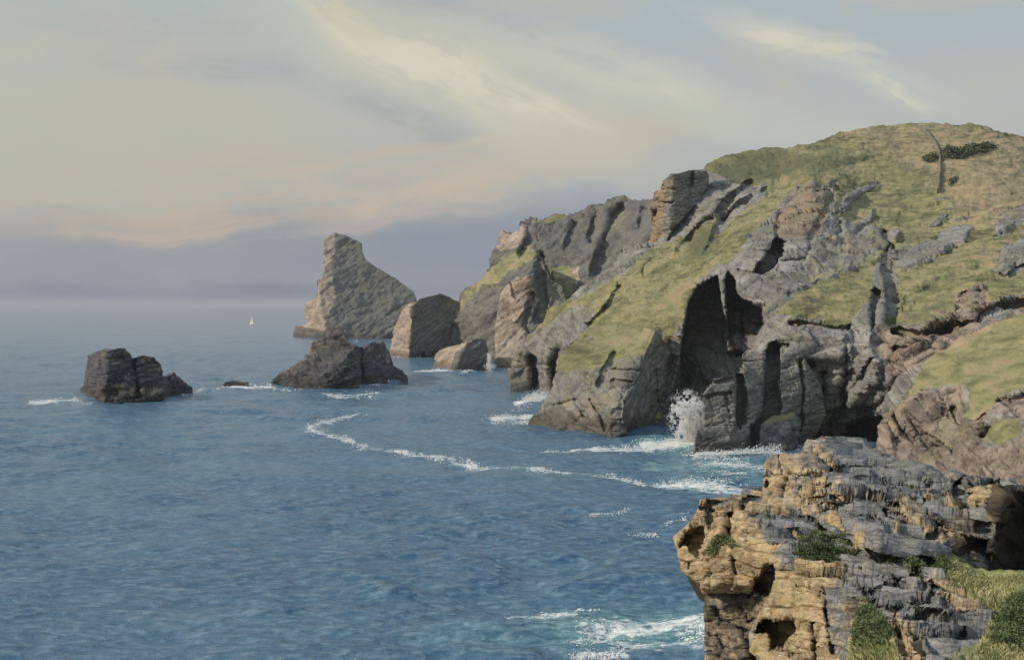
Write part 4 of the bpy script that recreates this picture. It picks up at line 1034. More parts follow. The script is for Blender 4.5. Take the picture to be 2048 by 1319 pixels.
slab.paint(0, [(1880, 1480), (1890, 1290), (1960, 1280), (1960, 1480)], 0.6, 8, 10)
slab.push([(1524, 1243), (1560, 1234), (1586, 1235), (1603, 1246), (1590, 1272), (1570, 1292), (1538, 1293), (1544, 1270), (1512, 1262)], 2.2, 4, 8)
for ln, wd, dp in (([(1625, 1250), (1632, 1319)], 8, 0.7), ([(1650, 1180), (1655, 1240), (1668, 1300)], 7, 0.6), ([(1590, 1160), (1620, 1170), (1640, 1190)], 5, 0.3), ([(1690, 1160), (1740, 1175), (1800, 1160), (1830, 1150)], 5, 0.3),
                   ([(1720, 1195), (1760, 1175), (1785, 1145)], 5, 0.25), ([(1790, 1225), (1840, 1205), (1880, 1190)], 5, 0.25), ([(1800, 1220), (1870, 1230), (1900, 1222), (1950, 1232)], 6, 0.35), ([(1745, 1215), (1790, 1225), (1850, 1180)], 5, 0.25),
                   ([(1795, 1240), (1805, 1290), (1812, 1319)], 8, 0.4), ([(1830, 1265), (1850, 1319)], 9, 0.4), ([(1600, 1290), (1640, 1300)], 6, 0.3), ([(1545, 1300), (1600, 1310)], 6, 0.3), ([(1835, 1150), (1870, 1185), (1900, 1205)], 6, 0.35)):
    slab.groove(ln, wd, dp, 4)
for ln, wd in (([(1600, 1140), (1650, 1142), (1685, 1146)], 6), ([(1865, 1160), (1920, 1178), (1985, 1212)], 7)):
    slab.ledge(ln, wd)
for ln, wd in (([(1690, 1170), (1740, 1180), (1790, 1160)], 5), ([(1700, 1195), (1740, 1205), (1800, 1200), (1840, 1190)], 5), ([(1790, 1228), (1850, 1222), (1900, 1226)], 5), ([(1720, 1140), (1780, 1150), (1830, 1165)], 5), ([(1800, 1250), (1870, 1255), (1930, 1250)], 5)):
    slab.ledge(ln, wd, 0.12, 0.3, 0.1)
slab.rough([(0.50, 1.4, 0.28), (0.17, 1.0, 0.06)], [(2.6, 0.30), (0.8, 0.09)], 0.14, 1.2, LB, (0.55, 0.21), 6)
slab.ochre_edges(0.5, (0.38, 0.8))
slab.build('rock_ledge', M_LEDGE, 10, None, True)
tag(slab.obj, 'lowest near slab, grey slate with a tall ochre face and grass on it', 'rock ledge', 'rock ledges in the foreground')
print('masses built')
# ================================================================== SEA
def wave_set():
    out = []
    r = np.random.default_rng(3)
    for L in (34, 25, 19, 14.5, 11, 8.6, 6.7, 5.3, 4.2, 3.4, 2.7, 2.15, 1.7):
        for k in range(3):
            a = math.radians(-90 + r.normal(8, 32))
            l = L * r.uniform(0.85, 1.15)
            out.append((math.cos(a) * 2 * math.pi / l, math.sin(a) * 2 * math.pi / l, r.uniform(0, 6.28), 0.0105 * l ** 0.92, l))
    return out


WAVES = wave_set()


def wave_z(X, Y):
    D = np.hypot(X, Y)
    z = np.zeros_like(X)
    q = np.stack([X / 55, Y / 80, 0 * X], -1)
    gust = 0.75 + 0.5 * fbm(q, 3, 91)
    for kx, ky, ph, am, l in WAVES:
        fade = 1 - sstep(D, l * 55, l * 130)
        t = np.sin(kx * X + ky * Y + ph)
        z += fade * am * (0.8 * t + 0.35 * (1 - 2 * np.abs(t)))
    return z * gust


rows = [1480, 1440]
y = 1405.0
while y > 616:
    rows.append(y)
    y -= 1.6
rows += [615.5, 614.6, 613.8, 613.2, 612.6]
rows = np.array(rows)
Yr = EYE * F / (rows - HY)
cols = np.concatenate([np.linspace(-3200, -140, 30), np.arange(-130, 1760, 2.2), np.linspace(1765, 5200, 40)])
gx, gY = np.meshgrid((cols - CX) / F, Yr)
X = gx * gY
Z = wave_z(X, gY)
SPX, SPY = np.meshgrid(cols, rows)
cover = np.zeros(X.shape + (4,))


def near_line(line, half, val, ch, sx=1.0):
    global cover
    d = ldist(SPX * sx, SPY, [(a * sx, b) for a, b in line])
    cover[..., ch] = np.maximum(cover[..., ch], val * (1 - sstep(d, half * 0.15, half)))


# pale green aerated water (r) and broken foam (g), laid where swell meets rock
for ln, h, v in (([(1330, 925), (1450, 930), (1530, 945)], 40, 0.9), ([(1300, 880), (1380, 885)], 22, 0.9), ([(1180, 1260), (1410, 1250)], 70, 1.0), ([(1000, 1230), (1150, 1222)], 20, 0.5), ([(860, 1260), (1000, 1270)], 40, 0.45),
                 ([(300, 1230), (700, 1260)], 30, 0.25), ([(1350, 960), (1500, 985)], 18, 0.7), ([(1010, 840), (1060, 838)], 14, 0.8), ([(620, 855), (700, 880), (900, 920), (1200, 950), (1480, 980)], 8, 0.5)):
    near_line(ln, h, v, 0, 0.45)
for ln, h, v in (([(1190, 1250), (1410, 1240)], 34, 0.75), ([(1240, 1285), (1410, 1275)], 26, 0.65), ([(1020, 1224), (1150, 1218)], 8, 0.7), ([(1150, 1300), (1250, 1305)], 10, 0.7), ([(1400, 925), (1530, 930)], 14, 0.6), ([(1390, 908), (1560, 904)], 9, 0.65),
                 ([(1330, 962), (1500, 978)], 8, 0.75), ([(1290, 888), (1390, 884)], 10, 0.9), ([(1085, 899), (1300, 894)], 6, 0.7), ([(990, 838), (1060, 832)], 9, 0.8), ([(1035, 805), (1095, 790)], 8, 0.9), ([(830, 741), (980, 738)], 4, 0.8),
                 ([(75, 804), (150, 800)], 4, 0.7), ([(310, 791), (400, 784)], 4, 0.8), ([(440, 774), (540, 772)], 5, 0.9), ([(600, 775), (680, 771)], 4, 0.8), ([(645, 788), (760, 787)], 4, 0.6),
                 ([(713, 826), (640, 842), (617, 855), (650, 870), (700, 880)], 7, 0.6), ([(700, 882), (780, 902), (960, 928), (1150, 944), (1300, 962), (1490, 984)], 6, 0.55), ([(780, 712), (860, 714)], 3, 0.6), ([(590, 680), (780, 686)], 3, 0.3)):
    near_line(ln, h, v, 1, 0.5)
ny, nx = X.shape
idx = np.arange(ny * nx).reshape(ny, nx)
FQ = np.stack([idx[:-1, :-1], idx[:-1, 1:], idx[1:, 1:], idx[1:, :-1]], -1).reshape(-1, 4)

m = bpy.data.materials.new('sea_water')
m.use_nodes = True
t = NT(m.node_tree)
pos = t.n('ShaderNodeNewGeometry').outputs['Position']
cv = t.n('ShaderNodeAttribute', attribute_name='cover')
cs = t.n('ShaderNodeSeparateColor', ins={0: cv.outputs['Color']}).outputs
chop = t.noise(t.mapping(pos, (0, 0, 0), (0, 0, 0.12), (0.55, 1.15, 1)), 1.0, 5, 0.62, 0.5)
swell = t.noise(t.mapping(pos, (0, 0, 0), (0, 0, 0.1), (0.05, 0.09, 1)), 1.0, 4, 0.55, 0.4)
patch = t.noise(t.mapping(pos, (0, 0, 0), (0, 0, 0.05), (0.011, 0.02, 1)), 1.0, 4, 0.55, 0.6)
deep = t.mix(t.smooth(patch, 0.35, 0.65), (0.022, 0.078, 0.142, 1), (0.052, 0.118, 0.176, 1))
deep = t.mix(t.smooth(chop, 0.4, 0.7), deep, (0.125, 0.205, 0.25, 1))  # highlights on the chop painted into the water colour
teal = t.mix(t.smooth(chop, 0.35, 0.65), (0.05, 0.15, 0.17, 1), (0.20, 0.33, 0.33, 1))
c = t.mix(t.math('MULTIPLY', cs[0], t.smooth(swell, 0.25, 0.6), clamp=True), deep, teal)
lace = t.noise(t.mapping(pos, (0, 0, 0), (0, 0, 0.1), (0.5, 0.8, 1)), 1.0, 7, 0.72, 0.9)
ff = t.smooth(t.math('ADD', t.math('MULTIPLY', cs[1], 0.62), t.math('MULTIPLY', t.math('SUBTRACT', lace, 0.5), 1.5)), 0.28, 0.55)
ff = t.math('MULTIPLY', ff, t.smooth(cs[1], 0.0, 0.25))
c = t.mix(ff, c, (0.66, 0.66, 0.60, 1))
hh = t.math('ADD', t.math('MULTIPLY', chop, 0.55), t.math('MULTIPLY', swell, 1.2))
bp = t.n('ShaderNodeBump', ins={'Height': hh})
far_y = t.n('ShaderNodeSeparateXYZ', ins={0: pos}).outputs[1]
t.put(bp.inputs['Strength'], t.math('SUBTRACT', 0.95, t.math('MULTIPLY', t.smooth(far_y, 200.0, 1500.0), 0.55)))     # open water lies calmer than the water inshore
bp.inputs['Distance'].default_value = 0.9
b = t.n('ShaderNodeBsdfPrincipled', ins={'Base Color': c, 'Normal': bp.outputs[0], 'Roughness': t.math('ADD', t.math('SUBTRACT', 0.22, t.math('MULTIPLY', t.smooth(far_y, 200.0, 1500.0), 0.06)), t.math('MULTIPLY', ff, 0.6))})
b.inputs['IOR'].default_value = 1.333
t.n('ShaderNodeOutputMaterial', ins={0: b.outputs[0]})
M_SEA = m
sea = mesh_object('sea', np.stack([X, gY, Z], -1).reshape(-1, 3), FQ, M_SEA, None, True, {'cover': cover.reshape(-1, 4)})
tag(sea, 'grey blue choppy sea reaching to the horizon', 'sea', kind='structure')


# ---- foam flecks and spray
def simple_mat(name, col, rough=0.8, var=0.0, scale=1.0, sheer=0.0):
    m = bpy.data.materials.new(name)
    m.use_nodes = True
    t = NT(m.node_tree)
    pos = t.n('ShaderNodeNewGeometry').outputs['Position']
    n = t.noise(pos, scale, 4, 0.6)
    c = t.mix(t.smooth(n, 0.3, 0.7), tuple(x * (1 - var) for x in col[:3]) + (1,), tuple(min(1, x * (1 + var)) for x in col[:3]) + (1,))
    b = t.n('ShaderNodeBsdfPrincipled', ins={'Base Color': c, 'Roughness': rough})
    b.inputs['Specular IOR Level'].default_value = 0.2
    out = b.outputs[0]
    if sheer:
        out = t.n('ShaderNodeMixShader', ins={0: sheer, 1: b.outputs[0], 2: t.n('ShaderNodeBsdfTransparent').outputs[0]}).outputs[0]
    t.n('ShaderNodeOutputMaterial', ins={0: out})
    return m


M_FOAM = simple_mat('foam_white', (0.80, 0.79, 0.73), 0.9, 0.08, 0.7, 0.35)
M_SPRAY = simple_mat('spray_white', (0.86, 0.86, 0.82), 0.9, 0.04, 0.7, 0.6)
fx, fy, fw, fh = [], [], [], []
for line, half, n, sz in (
        ([(713, 825), (660, 835), (625, 848), (617, 856), (650, 867), (690, 874)], 5, 330, 1.0), ([(690, 878), (715, 890), (780, 902), (860, 915), (960, 927)], 3.5, 420, 1.0), ([(960, 927), (1060, 937), (1150, 945), (1220, 950), (1300, 963)], 3, 380, 1.0),
        ([(1300, 963), (1380, 970), (1450, 975), (1495, 985)], 5, 330, 1.1), ([(65, 804), (110, 801), (152, 799)], 3, 160, 0.8), ([(205, 806), (240, 799)], 2, 40, 0.8), ([(305, 792), (345, 787), (395, 785)], 3, 170, 0.8), ([(390, 778), (440, 778)], 3, 70, 0.7),
        ([(430, 773), (480, 771), (545, 773)], 4, 330, 0.8), ([(560, 777), (640, 771), (672, 771)], 3.5, 170, 0.8), ([(645, 784), (690, 791), (760, 787)], 3, 190, 0.8), ([(828, 742), (870, 738), (930, 742), (985, 738)], 2.5, 300, 0.7),
        ([(985, 836), (1020, 831), (1062, 826)], 5, 200, 0.9), ([(990, 846), (1058, 843)], 4, 140, 0.9), ([(1030, 802), (1065, 798), (1098, 788)], 6, 260, 0.9), ([(1290, 888), (1350, 878), (1400, 888)], 8, 320, 1.0),
        ([(1080, 899), (1150, 901), (1210, 897), (1260, 893), (1300, 890)], 4, 260, 1.0), ([(1380, 906), (1440, 909), (1500, 906), (1560, 901)], 7, 620, 1.0), ([(1400, 922), (1470, 927), (1530, 916)], 5, 180, 1.0),
        ([(1400, 935), (1460, 945), (1528, 946)], 4, 110, 1.0), ([(1330, 960), (1420, 966), (1500, 978)], 6, 240, 1.0), ([(1180, 1026), (1240, 1021), (1285, 1012)], 3, 90, 1.0), ([(1335, 1042), (1368, 1033)], 3, 50, 1.0), ([(1250, 1067), (1312, 1067)], 2, 60, 1.0),
        ([(1010, 1226), (1080, 1222), (1145, 1218)], 5, 160, 1.5), ([(1150, 1212), (1205, 1210)], 3, 50, 1.4), ([(1180, 1252), (1300, 1244), (1410, 1240)], 16, 330, 1.7), ([(1240, 1275), (1410, 1266)], 12, 200, 1.7), ([(1150, 1302), (1260, 1306)], 6, 120, 1.5),
        ([(140, 803), (190, 806), (250, 800), (320, 790), (385, 782)], 2.2, 260, 0.7), ([(535, 778), (600, 776), (680, 771), (760, 767), (815, 761)], 2.0, 260, 0.7), ([(60, 803), (150, 800)], 2.5, 160, 0.9), ([(860, 741), (975, 738)], 2, 150, 0.7), ([(440, 775), (540, 774)], 3, 260, 0.8),
        ([(1150, 1275), (1210, 1268)], 5, 60, 1.5), ([(780, 713), (812, 715), (860, 713)], 2, 70, 0.6), ([(588, 679), (650, 683), (700, 681), (785, 686)], 1.5, 130, 0.5), ([(975, 735), (1025, 736)], 3, 120, 0.7), ([(1560, 905), (1600, 895)], 5, 90, 1.0)):
    L = np.array(line, float)
    n = int(n * 4.0)
    seg = np.hypot(*np.diff(L, axis=0).T)
    cum = np.concatenate([[0], np.cumsum(seg)])
    u = rng.uniform(0, cum[-1], n)
    # flecks gather in clots
    u = u + 6 * np.sin(u / 11.0 + rng.uniform(0, 6)) + 3 * np.sin(u / 3.7)
    x = np.interp(u, cum, L[:, 0]); y = np.interp(u, cum, L[:, 1])
    fx.append(x + rng.normal(0, half * 1.5, n)); fy.append(y + rng.normal(0, half * 0.72, n))
    fw.append(sz * rng.lognormal(-0.12, 0.5, n)); fh.append(sz * rng.lognormal(-0.9, 0.35, n))
fx, fy, fw, fh = map(np.concatenate, (fx, fy, fw, fh))
fX, fY = on_sea(fx, fy)
keep = fbm(np.stack([fX / 7, fY / 16, 0 * fX], -1), 4, 123, 0.6) + rng.normal(0, 0.12, len(fX)) > 0.02     # broken into clots and gaps
fx, fy, fw, fh, fX, fY = (a[keep] for a in (fx, fy, fw, fh, fX, fY))
rw = fw * fY / F
rh = np.minimum(fh * fY ** 2 / (EYE * F), rw * 4)
K = 7
ang_ = np.linspace(0, 2 * np.pi, K, endpoint=False)
jit = rng.uniform(0.55, 1.25, (len(fx), K))
VX = fX[:, None] + rw[:, None] * jit * np.cos(ang_)
VY = fY[:, None] + rh[:, None] * jit * np.sin(ang_)
VZ = wave_z(VX, VY) + 0.05
cz = wave_z(fX, fY) + 0.10 + 0.25 * rw
V = np.concatenate([np.stack([VX, VY, VZ], -1), np.stack([fX, fY, cz], -1)[:, None, :]], 1).reshape(-1, 3)
base = np.arange(len(fx))[:, None] * (K + 1)
T = np.concatenate([np.stack([base[:, 0] + k, base[:, 0] + (k + 1) % K, base[:, 0] + K], -1) for k in range(K)])
foam = mesh_object('foam', V, T, M_FOAM, None, True)
tag(foam, 'white flecks of foam strewn in lines on the sea', 'foam', kind='stuff')

OCT_V = np.array([(1, 0, 0), (-1, 0, 0), (0, 1, 0), (0, -1, 0), (0, 0, 1), (0, 0, -1)], float)
OCT_F = np.array([(0, 2, 4), (2, 1, 4), (1, 3, 4), (3, 0, 4), (2, 0, 5), (1, 2, 5), (3, 1, 5), (0, 3, 5)])


def spray(pts, rad, name, label):
    pts = np.asarray(pts); rad = np.asarray(rad)
    V = (pts[:, None, :] + OCT_V[None] * rad[:, None, None] * rng.uniform(0.6, 1.4, (len(pts), 6, 1))).reshape(-1, 3)
    Fx = (OCT_F[None] + 6 * np.arange(len(pts))[:, None, None]).reshape(-1, 3)
    o = mesh_object(name, V, Fx, M_SPRAY, None, True)
    tag(o, label, 'spray', kind='stuff')


# the burst in the cave mouth: an arch of spray, densest along its right limb
P_, R_ = [], []
N_ = 75000
x0 = 1352 + 48 * rng.beta(2.2, 1.3, N_)                    # where each jet leaves the water
tt = rng.uniform(0, 1, N_) ** 0.75
top = np.interp(x0, [1350, 1362, 1378, 1392, 1402], [40, 82, 100, 74, 40]) * rng.uniform(0.45, 1.06, N_)
drift = np.interp(x0, [1350, 1372, 1400], [-16, -8, 14]) + rng.normal(0, 4, N_)
sx = x0 + drift * tt + rng.normal(0, 1.0, N_) * (1.5 + 4 * tt)
sy = 884 - top * (1 - (1 - tt) ** 2) + rng.normal(0, 1, N_) * (1.5 + 3 * tt)
nz = fbm(np.stack([sx / 13, sy / 13, 0 * sx], -1), 4, 61, 0.65)
dens = 0.45 + 0.55 * sstep(sx + 0.45 * (sy - 840), 1355, 1400)
ok = (nz + rng.normal(0, 0.1, N_) > 0.16 - 0.5 * dens) & (rng.uniform(0, 1, N_) < 0.25 + 0.75 * dens)
sx, sy = sx[ok], sy[ok]
P_ = at(sx, sy, 243 + rng.normal(0, 2.0, len(sx)))
R_ = rng.lognormal(-2.75, 0.45, len(sx))
spray(P_, R_, 'spray', 'burst of white spray thrown up in the cave mouth')
P_, R_ = [], []
for i in range(2600):
    a = rng.uniform(0, 1)
    p = np.array([1048 + 48 * a, 800 - 12 * a]) + rng.normal(0, 1, 2) * (7, 3.5 + 5 * a)
    P_.append(at(np.array(p[0]), np.array(p[1]), 352 + rng.normal(0, 3))); R_.append(rng.lognormal(-2.4, 0.4))
spray(P_, R_, 'spray', 'white splash of surf against the left foot of the grassy buttress')
P_, R_ = [], []
for i in range(900):
    p = np.array([980, 733]) + rng.normal(0, 1, 2) * (5, 3)
    if rng.uniform() < 0.5:
        p = np.array([978 + rng.normal(0, 2), rng.uniform(706, 735)])
    P_.append(at(np.array(p[0]), np.array(p[1]), 512 + rng.normal(0, 2))); R_.append(rng.lognormal(-1.8, 0.4))
spray(P_, R_, 'spray', 'white plume of surf between the low wedge rock and the pale cliff buttress')
P_, R_ = [], []
for i in range(1700):
    a = rng.uniform(0, 1)
    p = np.array([1392 + 168 * a, 910 - 5 * a]) + np.array([rng.normal(0, 3), -abs(rng.normal(0, 3 + 7 * a * a))])
    P_.append(at(np.array(p[0]), np.array(p[1]), 219.5 + rng.normal(0, 1.0))); R_.append(rng.lognormal(-2.4, 0.4))
spray(P_, R_, 'spray', 'white surf breaking along the foot of the grey rock pillars')

# ================================================================== SMALL THINGS
# ---- sailing boat near the horizon
bx, by = 503, 650
BY = EYE * F / (by - HY)
kpx = 1.0 * BY / F                     # metres per picture pixel out there
root = empty('sailing_boat', ((bx - CX) * BY / F, BY, 0.0), 'small white sailing boat far out near the horizon', 'boat')
root.rotation_euler = (0, 0, math.radians(-38))
M_SAIL = simple_mat('sail_cloth', (0.72, 0.70, 0.60), 0.8, 0.03, 1)
M_HULL = simple_mat('hull_paint', (0.30, 0.28, 0.25), 0.5, 0.1, 1)
M_WOOD = simple_mat('spar_wood', (0.32, 0.24, 0.15), 0.6, 0.1, 1)
Lh = 13 * kpx
V, Fc = [], []
for i, (xx, wd, dp, fr) in enumerate(((-0.5, 0.02, 0.02, 0.11), (-0.3, 0.12, 0.05, 0.085), (0.0, 0.16, 0.06, 0.07), (0.3, 0.13, 0.05, 0.08), (0.5, 0.06, 0.02, 0.09))):
    for s_ in (-1, 1):
        V += [(xx * Lh, s_ * wd * Lh, fr * Lh), (xx * Lh, s_ * wd * 0.5 * Lh, -dp * Lh)]
for i in range(4):
    a = i * 4
    Fc += [(a, a + 4, a + 5, a + 1), (a + 2, a + 3, a + 7, a + 6), (a + 1, a + 5, a + 7, a + 3), (a, a + 2, a + 6, a + 4)]
Fc += [(0, 1, 3, 2), (16, 18, 19, 17)]
mesh_object('hull', V, Fc, M_HULL, root, False)


def sail(name, pts, bulge):
    n = 8
    A, B, C = [np.array(p, float) for p in pts]
    V, Fc, ix = [], [], {}
    for i in range(n + 1):
        for j in range(n + 1 - i):
            u, v = i / n, j / n
            p = A + (B - A) * u + (C - A) * v
            p = p + np.array([0, -bulge * 4 * u * v + -bulge * 2 * u * (1 - u - v), 0])
            ix[i, j] = len(V); V.append(p)
    for i in range(n):
        for j in range(n - i):
            Fc.append((ix[i, j], ix[i + 1, j], ix[i, j + 1]))
            if j < n - i - 1:
                Fc.append((ix[i + 1, j], ix[i + 1, j + 1], ix[i, j + 1]))
    k = len(V)
    V2 = [np.array(p) + np.array([0, 0.05, 0]) for p in V]
    Fc = Fc + [tuple(k + q for q in reversed(f)) for f in Fc]
    mesh_object(name, V + V2, Fc, M_SAIL, root, True)


H = 20 * kpx
sail('mainsail', [(0.5 * kpx, 0, 1.8 * kpx), (6 * kpx, 0, 2.0 * kpx), (0.5 * kpx, 0, H)], 0.5 * kpx)
sail('jib', [(-0.3 * kpx, 0, 1.6 * kpx), (-6 * kpx, 0, 1.5 * kpx), (-0.3 * kpx, 0, 13 * kpx)], 0.5 * kpx)


def tube(path, rad, k=6):
    V, Fc = [], []
    path = [np.array(p, float) for p in path]
    for i, p in enumerate(path):
        d = path[min(i + 1, len(path) - 1)] - path[max(i - 1, 0)]
        d /= np.linalg.norm(d)
        a = np.cross(d, (0.3, 0.9, 0.2)); a /= np.linalg.norm(a)
        b = np.cross(d, a)
        r = rad[i] if hasattr(rad, '__len__') else rad
        for j in range(k):
            q = 2 * math.pi * j / k
            V.append(p + r * (math.cos(q) * a + math.sin(q) * b))
    for i in range(len(path) - 1):
        for j in range(k):
            Fc.append((i * k + j, i * k + (j + 1) % k, (i + 1) * k + (j + 1) % k, (i + 1) * k + j))
    Fc += [tuple(range(k))[::-1], tuple((len(path) - 1) * k + j for j in range(k))]
    return V, Fc


V, Fc = tube([(0.1 * kpx, 0, 0.2 * kpx), (0.1 * kpx, 0, H * 1.03)], 0.18 * kpx)
mesh_object('mast', V, Fc, M_WOOD, root, True)
V, Fc = tube([(0.1 * kpx, 0, 1.7 * kpx), (6.3 * kpx, 0, 1.85 * kpx)], 0.12 * kpx)
mesh_object('boom', V, Fc, M_WOOD, root, True)

# ---- dry-stone wall down the hilltop
M_WALL = simple_mat('wall_stone', (0.150, 0.138, 0.100), 0.9, 0.3, 0.8)
wl = [(1826, 253), (1842, 260), (1858, 270), (1868, 284), (1874, 300), (1880, 318), (1881, 335), (1879, 355), (1877, 375), (1876, 387)]
u = np.linspace(0, len(wl) - 1, 260)
wx = np.interp(u, range(len(wl)), [p[0] for p in wl]); wy = np.interp(u, range(len(wl)), [p[1] for p in wl])
G = hill.sample(wx, wy)
for _ in range(12):
    G[1:-1] = 0.25 * G[:-2] + 0.5 * G[1:-1] + 0.25 * G[2:]
V, Fc = [], []
for i in range(len(G)):
    h = 0.9 + 0.9 * u[i] / 9 + 0.25 * math.sin(i * 1.7) + rng.normal(0, 0.1)
    wd = 0.36 + 0.2 * u[i] / 9
    for dx, dz in ((-wd, -1.2), (-wd * 0.8, h * 0.8), (0, h), (wd * 0.8, h * 0.8), (wd, -1.2)):
        V.append(G[i] + np.array([dx, -0.3, dz]) + rng.normal(0, 0.07, 3))
for i in range(len(G) - 1):
    for j in range(4):
        Fc.append((i * 5 + j, i * 5 + j + 1, i * 5 + 6 + j, i * 5 + 5 + j))
Fc += [(0, 1, 2, 3, 4), tuple((len(G) - 1) * 5 + j for j in (4, 3, 2, 1, 0))]
wall = mesh_object('field_wall', V, Fc, M_WALL, None, False)
tag(wall, 'thin dark stone wall curving down the turf from the hilltop', 'wall')


# ---- leafy clumps
def leaf_mat(name, a, b):
    m = bpy.data.materials.new(name)
    m.use_nodes = True
    t = NT(m.node_tree)
    pos = t.n('ShaderNodeNewGeometry').outputs['Position']
    at_ = t.n('ShaderNodeAttribute', attribute_name='tone')
    s = t.n('ShaderNodeSeparateColor', ins={0: at_.outputs['Color']}).outputs
    c = t.mix(s[0], a, b)
    b_ = t.n('ShaderNodeBsdfPrincipled', ins={'Base Color': c})
    b_.inputs['Roughness'].default_value = 0.75
    b_.inputs['Specular IOR Level'].default_value = 0.15
    t.n('ShaderNodeOutputMaterial', ins={0: b_.outputs[0]})
    return m


M_LEAF = leaf_mat('low_shrub_leaves', (0.055, 0.080, 0.032, 1), (0.17, 0.19, 0.085, 1))
M_GORSE = leaf_mat('gorse_leaves', (0.075, 0.088, 0.048, 1), (0.13, 0.14, 0.075, 1))
M_BLADE = leaf_mat('grass_blades', (0.13, 0.165, 0.055, 1), (0.46, 0.42, 0.20, 1))
M_STEM = simple_mat('woody_stem', (0.10, 0.07, 0.045), 0.9, 0.2, 5)


def in_poly(poly, n):
    p = np.array(poly, float)
    out = []
    lo, hi = p.min(0), p.max(0)
    while len(out) < n:
        q = rng.uniform(lo, hi, (4 * n, 2))
        ok = sdist(q[:, 0], q[:, 1], poly) > 0
        out += list(q[ok])
    return np.array(out[:n])


def clump(rel, poly, n, leaf, height, name, label, cat, mat, group, lump=0.5, stems=10):
    q = in_poly(poly, n)
    sd_ = sdist(q[:, 0], q[:, 1], poly)
    G = rel.sample(q[:, 0], q[:, 1])
    Q = np.stack([G[:, 0], G[:, 1], 0 * G[:, 0]], -1) / lump
    h = height * sstep(sd_, 0, 9) ** 0.5 * (0.45 + 0.75 * vnoise(Q, 5))
    k = rng.uniform(0, 1, n) ** 0.5
    c = G + np.stack([rng.normal(0, leaf, n), rng.normal(0, leaf, n) - 0.3 * h, h * k], -1)
    d = rng.normal(0, 1, (n, 3)); d[:, 2] = np.abs(d[:, 2]) + 0.3
    d /= np.linalg.norm(d, axis=1, keepdims=True)
    s = np.cross(d, rng.normal(0, 1, (n, 3))); s /= np.linalg.norm(s, axis=1, keepdims=True)
    L = leaf * rng.uniform(0.7, 1.5, (n, 1))
    V = np.stack([c, c + d * L * 0.5 + s * L * 0.35, c + d * L, c + d * L * 0.5 - s * L * 0.35], 1).reshape(-1, 3)
    Fq = np.arange(4 * n).reshape(n, 4)
    tone = np.clip(0.5 + 0.9 * (vnoise(Q * 1.7, 8) - 0.5) + rng.normal(0, 0.18, n), 0, 1)
    A = np.repeat(np.stack([tone] * 3 + [np.ones(n)], -1), 4, axis=0)
    gc = G[np.argsort(((q - np.array(poly, float).mean(0)) ** 2).sum(1))[0]]
    root = empty(name, tuple(gc), label, cat, group)
    o = mesh_object('foliage', V - gc, Fq, mat, root, False, {'tone': A})
    VV, FF = [], []
    for i in range(stems):
        g = G[rng.integers(n)] - gc
        v, f = tube([g - np.array([0, 0, 0.1]), g + np.array([rng.normal(0, .1) * height, -0.2 * height, height * 0.35]), g + np.array([rng.normal(0, .25) * height, -0.25 * height, height * 0.7])], [leaf * 0.12, leaf * 0.09, leaf * 0.04], 5)
        FF += [tuple(len(VV) + a for a in ff) for ff in f]
        VV += v
    mesh_object('stem', VV, FF, M_STEM, root, True)['kind'] = 'stuff'
    return root


GR = 'low shrubs on the near ledges'
clump(nose, [(1590, 1118), (1600, 1095), (1622, 1080), (1650, 1082), (1672, 1100), (1676, 1125), (1640, 1132), (1605, 1130)], 7410, 0.065, 0.26, 'shrub', 'rounded dark green shrub on the grey slab behind the tall ochre face', 'shrub', M_LEAF, GR)
clump(nose, [(1650, 1075), (1680, 1068), (1710, 1082), (1724, 1098), (1690, 1102), (1662, 1094)], 3420, 0.058, 0.14, 'shrub', 'thin low olive shrub just above and right of the round dark green shrub', 'shrub', M_LEAF, GR)
clump(slab, [(1768, 1110), (1790, 1092), (1815, 1098), (1826, 1115), (1838, 1135), (1846, 1150), (1836, 1156), (1800, 1136), (1776, 1130)], 7410, 0.065, 0.26, 'shrub', 'tall dark green shrub left of the narrow pinkish rock rib', 'shrub', M_LEAF, GR)
clump(slab, [(1862, 1095), (1876, 1100), (1896, 1128), (1892, 1146), (1876, 1138), (1866, 1118)], 3705, 0.065, 0.22, 'shrub', 'narrow green shrub right of the pinkish rock rib, beside yellow grass', 'shrub', M_LEAF, GR)
clump(slab, [(1702, 1290), (1712, 1235), (1722, 1205), (1745, 1212), (1775, 1240), (1782, 1262), (1770, 1290), (1730, 1292)], 7410, 0.055, 0.12, 'shrub', 'green shrub on the lower slab beside the tall ochre face', 'shrub', M_LEAF, GR)
clump(slab, [(1975, 1270), (1995, 1235), (2020, 1200), (2060, 1180), (2100, 1190), (2100, 1290), (2030, 1300), (1990, 1290)], 9975, 0.055, 0.25, 'shrub', 'spreading green shrub in the grass at the lower right corner', 'shrub', M_LEAF, GR)
clump(nose, [(1436, 1075), (1450, 1066), (1472, 1080), (1484, 1094), (1470, 1098), (1450, 1086), (1444, 1110), (1430, 1118), (1424, 1105)], 2137, 0.065, 0.14, 'shrub', 'little green tuft clinging to the ochre face of the jutting ledge', 'shrub', M_LEAF, GR)
clump(slab, [(1945, 1185), (1960, 1140), (1985, 1155), (1985, 1170), (1960, 1180)], 1282, 0.046, 0.10, 'shrub', 'pale green tuft in the yellow grass under the dark rock face', 'shrub', M_BLADE, GR)
GG = 'gorse thickets on the hilltop'
clump(hill, [(1885, 316), (1890, 306), (1905, 304), (1918, 310), (1930, 302), (1946, 296), (1970, 294), (1994, 297), (1975, 304), (1950, 310), (1925, 320), (1900, 320)], 2600, 0.75, 2.8, 'gorse_thicket', 'long dark gorse thicket right of the hilltop wall', 'gorse', M_GORSE, GG, 4.0)
